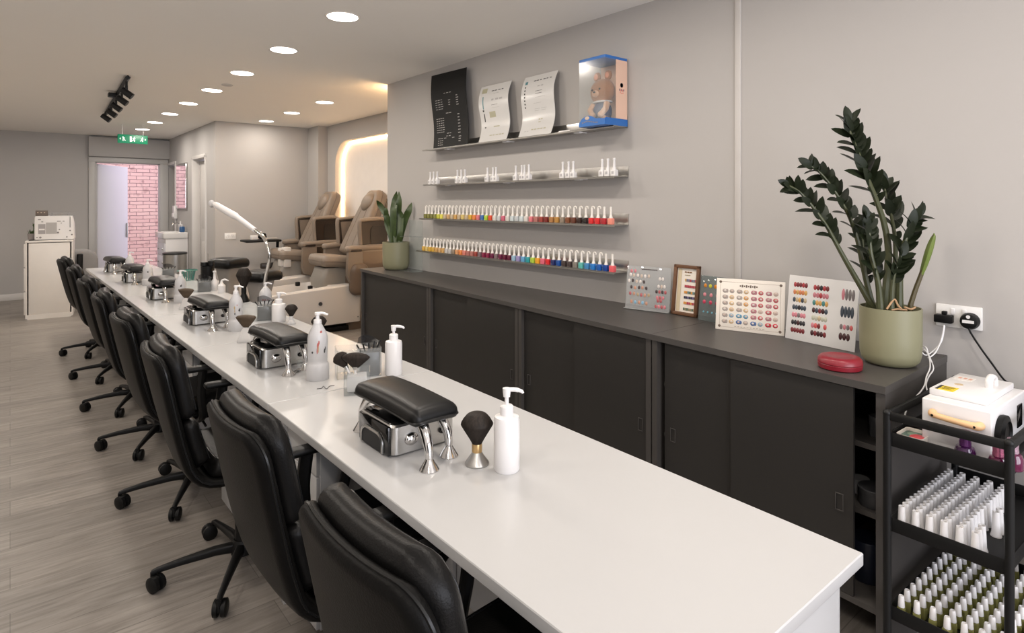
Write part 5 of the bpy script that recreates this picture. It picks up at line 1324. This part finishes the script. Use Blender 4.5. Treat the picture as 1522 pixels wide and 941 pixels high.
MB().box((0, 0, .06), (.07, .12, .12), r=.02, seg=4).build('body', BLACKP, t); MB().lathe([(.045, 0), (.048, .01), (.03, .016), (.0001, .016)], n=24, M=Matrix.Translation((-.036, 0, .07)) @ Matrix.Rotation(-pi / 2, 4, 'Y')).build('wheel', BLACKM, t)

# tip bottles on the middle tray
def make_tip(label):
    t = thing('tip_bottle', label, 'bottle')
    MB().lathe([(.0145, 0), (.0150, .002), (.0135, .006), (.0118, .012), (.0092, .070), (.0088, .075), (.0064, .075), (.0058, .066), (.0001, .066)], n=16).build('bottle', WHITEP, t)
    MB().lathe([(.0057, .0665), (.0001, .0667)], n=10).build('mouth', BLACKP, t)
    return t
tp = None; rr_ = random.Random(2)
rown = ['first', 'second', 'third', 'fourth', 'fifth', 'sixth']
for r in range(6):
    n = 15 if r < 4 else (15 if r == 4 else 5)
    for k in range(n):
        x = .030 + .0375 * r; y = .026 + .030 * k
        if r == 5 and k > 2: y += .10
        loc = tl(x + rr_.uniform(-.001, .001), y, .4932)
        lb = 'white tip bottle, middle tray, %s from the front in the %s row from the cabinet' % (nth(k + 1), rown[r])
        if tp is None: tp = make_tip(lb); tp.location = loc; tp['group'] = 'white tip bottles on the middle tray'
        else: dup(tp, loc, 0, lb)
def make_green(label):
    t = thing('polish_sample', label, 'bottle')
    MB().box((0, 0, .019), (.022, .022, .038), r=.005).build('bottle', GREENLQ, t)
    MB().lathe([(.0095, .038), (.0096, .040), (.0078, .068), (.0062, .072), (.0050, .072), (.0044, .066), (.0001, .066)], n=14).build('cap', WHITEP, t)
    return t
gp = None
for r in range(7):
    for k in range(12):
        x = .030 + .040 * r; y = .024 + .046 * k + .02 * ((r * 7) % 3) / 3
        if y > TR_D - .03: continue
        loc = tl(x, y, .2212)
        lb = 'green white-capped bottle, bottom tray, %s from the front in the %s row from the cabinet' % (nth(k + 1), nth(r + 1))
        if gp is None: gp = make_green(lb); gp.location = loc; gp['group'] = 'green bottles on the bottom tray'
        else: dup(gp, loc, rr_.uniform(-.3, .3), lb)
t = thing('waste_bin', 'grey plastic bin with a black bag behind the trolley against the wall', 'bin', (2.62, .19, 0))
MB().lathe([(.10, 0), (.135, .42), (.128, .42), (.095, .01), (.0001, .01)], n=28).build('bin', mat('grey_bin', (.40, .39, .38), .45), t)
MB().lathe([(.142, .37), (.140, .425), (.125, .428), (.12, .38)], n=28).build('bag', BLACKP, t)

# ================================================================== PEDICURE CHAIRS
def make_pedicure(label, tray):
    t = thing('pedicure_chair', label, 'pedicure chair')
    # local: +x = towards the client's feet, z up, y across
    # foot tub
    def oring(x0, x1, w, r, z, zf=0.0):
        return [(x, y, z + zf * max(0, (x - x0) / (x1 - x0))) for x, y in rrect(x0, x1, -w, w, r, 6)]
    b = MB()
    b.rings([oring(-.10, .86, .29, .05, .10), oring(-.10, .98, .315, .06, .30), oring(-.10, 1.03, .325, .07, .545, -.06), oring(-.09, 1.02, .315, .07, .56, -.06), oring(.28, .97, .265, .09, .55, -.05), oring(.32, .92, .22, .09, .27, 0)])
    tub = b.build('foot_tub', TUB, t, sharp=35)
    MB().lathe([(.022, 0), (.022, .006), (.012, .006), (.010, .003), (.0001, .003)], n=20, M=Matrix.Translation((.42, .322, .36)) @ Matrix.Rotation(-pi / 2, 4, 'X')).build('jet_button', DARKC, tub)
    s = MB()
    for x, z in ((-.02, .40), (.80, .42), (-.04, .16)): s.lathe([(.007, 0), (.0001, .002)], n=10, M=Matrix.Translation((x, .318, z)) @ Matrix.Rotation(-pi / 2, 4, 'X'))
    s.build('screw_cap', DARKC, tub)
    MB().box((.42, .0, .03), (.9, .46, .06), r=.01).box((.40, 0, .085), (.80, .40, .05), r=.01).build('plinth', BLACKP, t)
    MB().box((.50, -.17, .545), (.05, .05, .05), r=.01).build('tap_knob', BLACKP, tub); MB().box((.50, .22, .545), (.05, .045, .04), r=.01).build('tap_knob', BLACKP, tub)
    # rear body
    b = MB(); b.rings([[(x, y, z) for x, y in rrect(x0, .06, -w, w, .08, 6)] for z, x0, w in ((.0, -.40, .25), (.3, -.42, .29), (.62, -.43, .30), (.72, -.42, .28))]); b.build('rear_base', BROWN, t)
    # seat pedestal and cushion
    b = MB(); b.rings([[(x, y, z) for x, y in rrect(-.30, x1, -.19, .19, .05, 5)] for z, x1 in ((.50, .34), (.60, .36), (.66, .33), (.745, .30))]); b.build('seat_pedestal', mat('grey_plastic', (.24, .22, .195), .4), t, sharp=50)
    def ss(y, q): return Vector((.36 - q, y, .80 + .03 * cos(q * 5))), Vector((0, 0, 1))
    b = MB(); lp = b.pad(ss, .25, .60, .14, r0=.07, r1=.04, e=.06, nu=16, nv=18, crown=.01); sc = b.build('seat_cushion', BEIGE, t, sharp=75)
    MB().tube(lp, .004, n=5, closed=True).build('piping', BROWN, sc)
    # backrest, leaning back
    A = Vector((-.10, 0, .86)); Bv = Vector((-.485, 0, 1.66)); dr = (Bv - A).normalized(); nr = Vector((dr.z, 0, -dr.x)); LB = (Bv - A).length
    def wid(q): return .25 - .09 * (q / LB) ** 2
    def sb(y, q):
        f = wid(q) / .25; return A + dr * q + Vector((0, y * f, 0)) + nr * (.10 * y * y * 2), nr
    b = MB(); lp = b.pad(sb, .25, LB, .16, r0=.05, r1=.14, e=.05, nu=18, nv=24, crown=.012); bc = b.build('backrest', BEIGE, t, sharp=75)
    MB().tube([p + nr * .0 for p in lp], .005, n=5, closed=True).build('piping', BROWN, bc)
    pn = MB()
    for y in (-.09, .09):
        pn.tube([sb(y, q_)[0] + nr * (.081 + .012 * (1 - (y / .25) ** 2) * (1 - (2 * q_ / LB - 1) ** 2)) for q_ in [LB * (.08 + .6 * k / 14) for k in range(15)]], .0025, n=5)
    pn.build('seam', BROWN, bc)
    hc = A + dr * (LB - .19) + nr * .085
    R = Matrix.Translation(hc) @ Matrix(((nr.x, 0, dr.x, 0), (0, 1, 0, 0), (nr.z, 0, dr.z, 0), (0, 0, 0, 1)))
    MB().ball((0, 0, 0), (.062, .125, .125), n=26, k=16, M=R).build('headrest', BEIGE, t)
    # back shell and wings
    def sh(y, q): return A + dr * (q - .05) - nr * .11 + Vector((-.01, y, 0)) + nr * (.35 * y * y), nr
    b = MB(); b.pad(sh, .30, LB * .66, .07, r0=.06, r1=.12, e=.035, nu=14, nv=16); b.build('back_shell', BROWN, t, sharp=70)
    for s in (1, -1):
        # raised arm wing
        poly = [(-.09, .97), (-.07, 1.28), (-.38, 1.295), (-.46, 1.21), (-.38, .97)]
        w = MB(); MX = Matrix(((1, 0, 0, 0), (0, 0, 1, 0), (0, 1, 0, 0), (0, 0, 0, 1)))
        w.prism(poly, s * .285 if s > 0 else -.345, s * .345 if s > 0 else -.285, M=MX)
        wing = w.build('arm_wing', DKBROWN, t, sharp=30)
        cap = MB().tube(smoothpath([(-.075, s * .315, 1.00), (-.062, s * .315, 1.27), (-.10, s * .315, 1.302), (-.20, s * .315, 1.312), (-.36, s * .315, 1.312), (-.47, s * .315, 1.22)], 5), .034, n=12, flat=.75); cap.build('wing_trim', BEIGE, wing)
        pk = MB().prism([(-.19, .99), (-.19, 1.20), (-.22, 1.235), (-.36, 1.235), (-.41, 1.20), (-.36, .99)], s * .346 if s > 0 else -.352, s * .352 if s > 0 else -.346, M=MX); pk.build('side_pocket', mat('pocket_black', (.012, .009, .008), .4), wing)
        if s < 0:
            pp = MB().prism([(-.12, .98), (-.09, 1.27), (-.38, 1.28), (-.38, .98)], .281, .286, M=Matrix(((1, 0, 0, 0), (0, 0, -1, 0), (0, 1, 0, 0), (0, 0, 0, 1)))); pp.build('inner_pad', BEIGE, wing)
        # lower armrest
        def sa(y, q): return Vector((.13 - q, s * .335 + y, .965 + .015 * sin(q * 4))), Vector((0, 0, 1))
        b = MB(); b.pad(sa, .055, .54, .07, r0=.05, r1=.03, e=.03, nu=10, nv=18); ar = b.build('armrest', BEIGE, t, sharp=75)
        MB().box((.01, s * .375, .955), (.14, .03, .035), r=.01).build('control_panel', DKBROWN, ar)
        # side skirt
        poly = [(.10, .95), (.115, .66), (.08, .585), (.0, .555), (-.10, .555), (-.36, .60), (-.40, .95)]
        b = MB().prism(poly, s * .31 if s > 0 else -.37, s * .37 if s > 0 else -.31, M=MX); sk = b.build('side_skirt', BEIGE if s > 0 else BEIGE, t, sharp=30)
        b = MB().prism([(-.08, .93), (-.08, .60), (-.34, .63), (-.36, .93)], s * .371 if s > 0 else -.374, s * .374 if s > 0 else -.371, M=MX); b.build('skirt_panel', DKBROWN if tray else BROWN, sk)
    if tray:
        b = MB().box((.43, -.30, 1.0), (.46, .30, .03), r=.012).tube([(.20, -.32, .98), (.20, -.33, .90)], .02, n=8); b.build('side_tray', BLACKP, t)
        b = MB().box((.31, .13, .80), (.05, .10, .24), r=.01).box((.25, .16, .80), (.09, .13, .26), r=.012); b.build('control_box', TUB, t)
        MB().box((.12, -.25, .66), (.66, .08, .08), r=.02).build('frame_bar', DKBROWN, t)
    else:
        b = MB(); b.pad(lambda y, q: (Vector((-.035 + y, .355, .42 + q)), Vector((0, 1, 0))), .12, .38, .13, r0=.09, r1=.10, e=.06, nu=12, nv=14); b.build('side_pad', BROWN, t, sharp=75)
    return t
pc = make_pedicure('beige pedicure chair farther along the bay, black tray on its arm', True); pc.location = (3.05, 8.20, 0); pc.rotation_euler = (0, 0, radians(180)); pc['group'] = 'pedicure chairs'
pd = make_pedicure('beige pedicure chair nearer the shelf wall, its white foot tub facing the desks', False); pd.location = (3.14, 7.02, 0); pd.rotation_euler = (0, 0, radians(180)); pd['group'] = 'pedicure chairs'
# items on the black tray
tp_ = Vector((3.06 - .43, 8.22 + .30, 1.0155))
t = thing('hand_mitt', 'small black pouch on the tray of the farther pedicure chair', 'pouch', tp_ + Vector((.02, .02, 0)))
MB().ball((0, 0, .035), (.06, .045, .035), n=16).ball((.03, .02, .06), (.03, .03, .025), n=12).build('pouch', BLACKP, t)
q = MB().box((0, 0, .03), (.09, .06, .06), r=.01).build('tissue_pack', WHITEP); q.location = tp_ + Vector((-.10, -.02, 0)); tag(q, 'small white pack on the tray of the farther pedicure chair', 'pack')
q = MB().box((0, 0, .012), (.16, .05, .024), r=.006).build('remote_control', mat('grey_remote', (.4, .38, .36), .4)); q.location = tp_ + Vector((.13, -.04, 0)); tag(q, 'grey remote lying on the tray of the farther pedicure chair', 'remote')
# padded foot rests between the desks and the bay
def make_foot(label):
    t = thing('foot_rest', label, 'foot rest')
    def sf(y, q): return Vector((y, q - .16, .895 - .5 * y * y)), Vector((0, 0, 1))
    b = MB(); b.pad(sf, .15, .32, .10, r0=.05, r1=.05, e=.045, nu=14, nv=14); b.build('cushion', VINYL, t, sharp=75)
    MB().rings([[(x, y, z) for x, y in rrect(-w, w, -w, w, w * .4, 4)] for z, w in ((0, .17), (.03, .17), (.06, .09), (.70, .075), (.84, .10))]).build('pedestal', mat('grey_pedestal', (.30, .28, .26), .4), t, sharp=40)
    return t
ft = make_foot('black padded foot rest on a grey pedestal between desks and pedicure wall, farther one'); ft.location = (1.74, 6.68, 0); ft.rotation_euler = (0, 0, .4); ft['group'] = 'padded foot rests'
dup(ft, (1.80, 5.86, 0), .5, 'black padded foot rest on a grey pedestal behind the work lamp stem, nearer one').scale = (1, 1, .93)

# ================================================================== BACK OF THE SALON
wc = thing('filing_cabinet', 'tall white cabinet with side drawers standing at the back left', 'cabinet', (.15, 10.01, 0), radians(-6))
CW = mat('cream_white_cabinet', (.70, .665, .62), .35)
b = MB(); H = 1.02; W = .50; D = .50
b.box((W / 2, D / 2, H - .0125), (W + .006, D + .006, .025), r=.002); b.box((.009, D / 2, (H - .02) / 2 + .005), (.018, D, H - .03)); b.box((W - .009, D / 2, (H - .02) / 2 + .005), (.018, D, H - .03)); b.box((W / 2, D - .01, H / 2), (W - .03, .012, H - .04)); b.box((W / 2, D / 2, .03), (W - .036, D, .06))
b.build('carcass', CW, wc)
MB().box((W / 2, .012, (H - .03) / 2 + .025), (W - .066, .018, H - .085), r=.002).build('door', CW, wc)
for k in range(3):
    z0 = .06 + .31 * k; dw = MB().box((-.008, D / 2, z0 + .15), (.016, D - .02, .295), r=.003).build('drawer', CW, wc)
    MB().cyl((-.016, D / 2, z0 + .22), (-.038, D / 2, z0 + .22), .012, .014, n=14).build('knob', WHITEP, dw)
for x, y in ((.03, .03), (W - .03, .03), (.03, D - .03), (W - .03, D - .03)): MB().box((x, y, .004), (.03, .03, .008)).build('foot', BLACKP, wc)
MC = Matrix.Translation((.15, 10.01, 0)) @ Matrix.Rotation(radians(-6), 4, 'Z')
def wl(x, y, z): return MC @ Vector((x, y, z))
q = MB().box((0, 0, .004), (.40, .30, .008), r=.002).build('black_mat', BLACKP); q.location = wl(.23, .20, 1.0202); q.rotation_euler = (0, 0, radians(-6)); tag(q, 'thin black mat on top of the tall white cabinet', 'mat')
MCN = mat('machine_white', (.74, .72, .70), .3)
t = thing('steriliser_machine', 'white tabletop machine with grey windows on the tall white cabinet', 'machine', wl(.30, .20, 1.0284), radians(-6))
b = MB(); b.rings([[(x, y, z) for x, y in rrect(-.215 + a, .215 - c2, -.14, .14, .02, 4)] for z, a, c2 in ((0, .004, .004), (.012, 0, 0), (.20, .002, .008), (.298, .006, .026), (.31, .014, .034))]); b.build('case', MCN, t)
b = MB(); b.box((-.135, -.1408, .14), (.075, .002, .13), m=0); b.box((-.035, -.1408, .15), (.115, .002, .15), m=1); b.box((-.135, -.142, .135), (.06, .001, .02), m=2); b.build('window', [mat('grey_window', (.33, .31, .30), .3), mat('grey_window2', (.40, .38, .36), .3), MCN], t)
b = MB()
for x, z, r in ((-.185, .03, .008), (-.15, .03, .013), (.13, .03, .009), (.185, .06, .010), (.165, .115, .009), (.035, .09, .012), (.05, .13, .008)): b.lathe([(r, 0), (r * .8, .006), (.0001, .006)], n=14, M=Matrix.Translation((x, -.140, z)) @ Matrix.Rotation(pi / 2, 4, 'X'))
for x, z, w in ((-.16, .265, .03), (-.13, .235, .02), (.045, .24, .04), (.095, .24, .02), (.07, .215, .012)): b.box((x, -.1412, z), (w, .002, .010))
b.tube([(.165, -.142, .155), (.165, -.142, .30)], .004, n=6); b.build('buttons', mat('grey_button', (.2, .19, .18), .4), t)
q = MB().box((0, 0, .037), (.13, .05, .074), r=.004, m=0)
for k in range(3): q.lathe([(.008, 0), (.0001, .001)], n=8, M=Matrix.Translation((-.04 + .035 * k, -.0255, .045)) @ Matrix.Rotation(pi / 2, 4, 'X'), m=1)
q = q.build('small_box', [mat('dull_brown_box', (.10, .075, .06), .5), color(170, 150, 130)]); q.location = wl(.155, .20, 1.3386); q.rotation_euler = (0, 0, radians(-6)); tag(q, 'small dull brown box on top of the white tabletop machine', 'box')
q = MB().box((0, 0, .0025), (.26, .16, .005), r=.001).box((-.11, 0, .02), (.006, .14, .035)).box((.06, 0, .02), (.006, .14, .035)).box((0, 0, .040), (.30, .16, .004)).build('clear_riser', ACRYL); q.location = wl(.375, .20, 1.3386); q.rotation_euler = (0, 0, radians(-6)); tag(q, 'clear acrylic riser lying on top of the white tabletop machine', 'riser')
t = thing('potted_plant', 'tiny green plant in a grey pot beside the white tabletop machine', 'plant', wl(.052, .15, 1.0284), 0)
MB().lathe([(.035, 0), (.046, .08), (.040, .08), (.036, .07), (.0001, .07)], n=20).build('pot', mat('grey_pot', (.25, .22, .21), .7), t)
GR = mat('grass_green', (.035, .065, .014), .6, var=.4); b = MB(); rg = random.Random(4)
for k in range(60):
    a = rg.uniform(0, 2 * pi); r = rg.uniform(0, .034); p = Vector((r * cos(a), r * sin(a), .07)); b.tube([p, p + Vector((cos(a) * .006, sin(a) * .006, .03)), p + Vector((cos(a) * .012, sin(a) * .012, rg.uniform(.04, .065)))], [.003, .002, .0006], n=4)
for x0 in (.015, .025): b.tube([(x0, 0, .07), (x0 + .005, 0, .16), (x0 - .004, 0, .22)], [.003, .004, .001], n=5); b.ball((x0 + .01, 0, .19), (.015, .008, .02), n=8)
b.build('leaves', GR, t)
t = thing('tub_chair', 'grey upholstered tub chair with a black side behind the white cabinet', 'armchair', (.74, 10.78, 0), radians(95))
t.scale = (1, 1, .9)
GREYF = mat('grey_fabric', (.30, .29, .285), .9, bump=.3, bscale=120, var=.08)
def stc(y, q): return Vector((-.0 + .35 * y * y, y, .36 + q - .25 * 0)), Vector((1, 0, 0))
b = MB(); b.pad(stc, .27, .58, .14, r0=.06, r1=.20, e=.06, nu=14, nv=16)
bk = b.build('backrest', GREYF, t, sharp=75)
sm = MB()
for z in (.55, .66, .77): sm.tube([(.35 * y * y + .072, y, z) for y in [-.22 + .44 * k / 10 for k in range(11)]], .004, n=5)
sm.build('channel_seam', mat('grey_seam', (.2, .19, .19), .9), bk)
MB().box((.20, 0, .36), (.46, .52, .16), r=.05, seg=4).build('seat', GREYF, t)
b = MB().rings([[(x, -.30, z), (x, -.26, z), (x + .0, -.26, z), (x, -.30, z)] for x, z in ((0, .3), (0, .4))]) if False else MB().box((-.13, -.02, .45), (.04, .075, .84), r=.018, seg=3)
b.build('side_panel', BLACKP, t)
for x in (.03, .38):
    for y in (-.2, .2): MB().cyl((x, y, 0), (x, y, .30), .015, .02).build('leg', BLACKP, t)
# wash stand
vs = thing('wash_stand', 'white wash stand with small drawers under the mirror by the exit', 'wash stand', (2.165, 10.64, 0))
MB().box((-.155, .33, .50), (.31, .66, .92), r=.004).box((-.14, .33, .025), (.27, .62, .05)).build('body', WHITEP, vs)
b = MB(); b.rings([[(x, y, z) for x, y in rrect(-.345 + k, -.0, -.02 + k, .68 - k, .02, 4)] for z, k in ((.96, .006), (.975, 0), (1.045, 0), (1.05, .006))] + [[(x, y, z) for x, y in rrect(-.30, -.06, .08, .58, .05, 4)] for z in (1.049, .99)]); b.build('basin', mat('basin_white', (.82, .81, .80), .12), vs)
for j in range(4):
    dw = MB().box((-.315, .33, .155 + .21 * j), (.012, .60, .195), r=.003).build('drawer', mat('lilac_white', (.72, .72, .78), .3), vs)
    k = MB()
    for y in (.16, .50): k.ball((-.328, y, .155 + .21 * j), .012, n=10)
    k.build('knob', STEEL, dw)
t = thing('basin_tap', 'chrome basin tap standing on the wash stand', 'tap', (2.13, 11.05, 1.0502)); MB().cyl((0, 0, 0), (0, 0, .10), .014).tube(smoothpath([(0, 0, .09), (-.03, 0, .13), (-.10, 0, .12), (-.11, 0, .095)], 5), .010, n=10).build('spout', CHROME, t); MB().tube([(0, 0, .10), (.0, .0, .135), (.015, 0, .16)], .006, n=8).build('lever', CHROME, t)
t = thing('soap_bottle', 'blue bottle standing on the wash stand beside the tap', 'bottle', (2.10, 10.74, 1.0502)); MB().box((0, 0, .045), (.07, .09, .09), r=.015, seg=3).build('bottle', color(40, 84, 130), t); MB().cyl((0, 0, .09), (0, 0, .12), .012).box((-.01, 0, .122), (.035, .014, .01), r=.003).build('pump', WHITEP, t)
t = thing('soap_bottle', 'clear bottle with a white cap on the wash stand behind the blue one', 'bottle', (2.11, 10.90, 1.0502)); MB().lathe([(.03, 0), (.03, .11), (.012, .13)], n=16).build('bottle', FROSTC, t); MB().lathe([(.012, .13), (.012, .17), (.0001, .172)], n=12).build('cap', WHITEP, t)
q = MB().box((0, 0, 0), (.05, .16, .22), r=.01).box((-.03, 0, -.05), (.02, .10, .06), r=.004).build('soap_dispenser', WHITEP); q.location = (2.1445, 11.52, 1.36); tag(q, 'white wall dispenser beside the mirror above the wash stand', 'dispenser')
MIR = mat('mirror_silver', (.86, .86, .87), .015, metal=1.0, var=.001)
t = thing('wall_mirror', 'narrow rectangular wall mirror above the wash stand reflecting pink brick', 'mirror', (2.1698, 11.06, 1.79)); MB().box((-.012, 0, 0), (.024, .74, .74), r=.006, seg=1).build('frame', CHROME, t); MB().box((-.0245, 0, 0), (.002, .70, .70)).build('glass', MIR, t)
t = thing('pedal_bin', 'brushed steel pedal bin with a dark lid below the wash stand', 'bin', (1.90, 10.20, 0))
MB().lathe([(.160, .035), (.160, .745)], n=36).build('body', STEEL, t); MB().lathe([(.165, 0), (.165, .035), (.16, .036)], n=36).build('base', BLACKP, t)
MB().lathe([(.164, .745), (.166, .752), (.164, .770), (.15, .778), (.08, .784), (.0001, .785)], n=36).build('lid', mat('dark_lid', (.05, .05, .05), .3, metal=.4), t); MB().box((-.10, -.15, .03), (.06, .10, .012), r=.004).build('pedal', BLACKP, t); MB().tube([(-.165, -.06, .46), (-.185, -.06, .46)], .012).box((-.19, -.06, .46), (.012, .05, .02), r=.003).build('catch', CHROME, t)
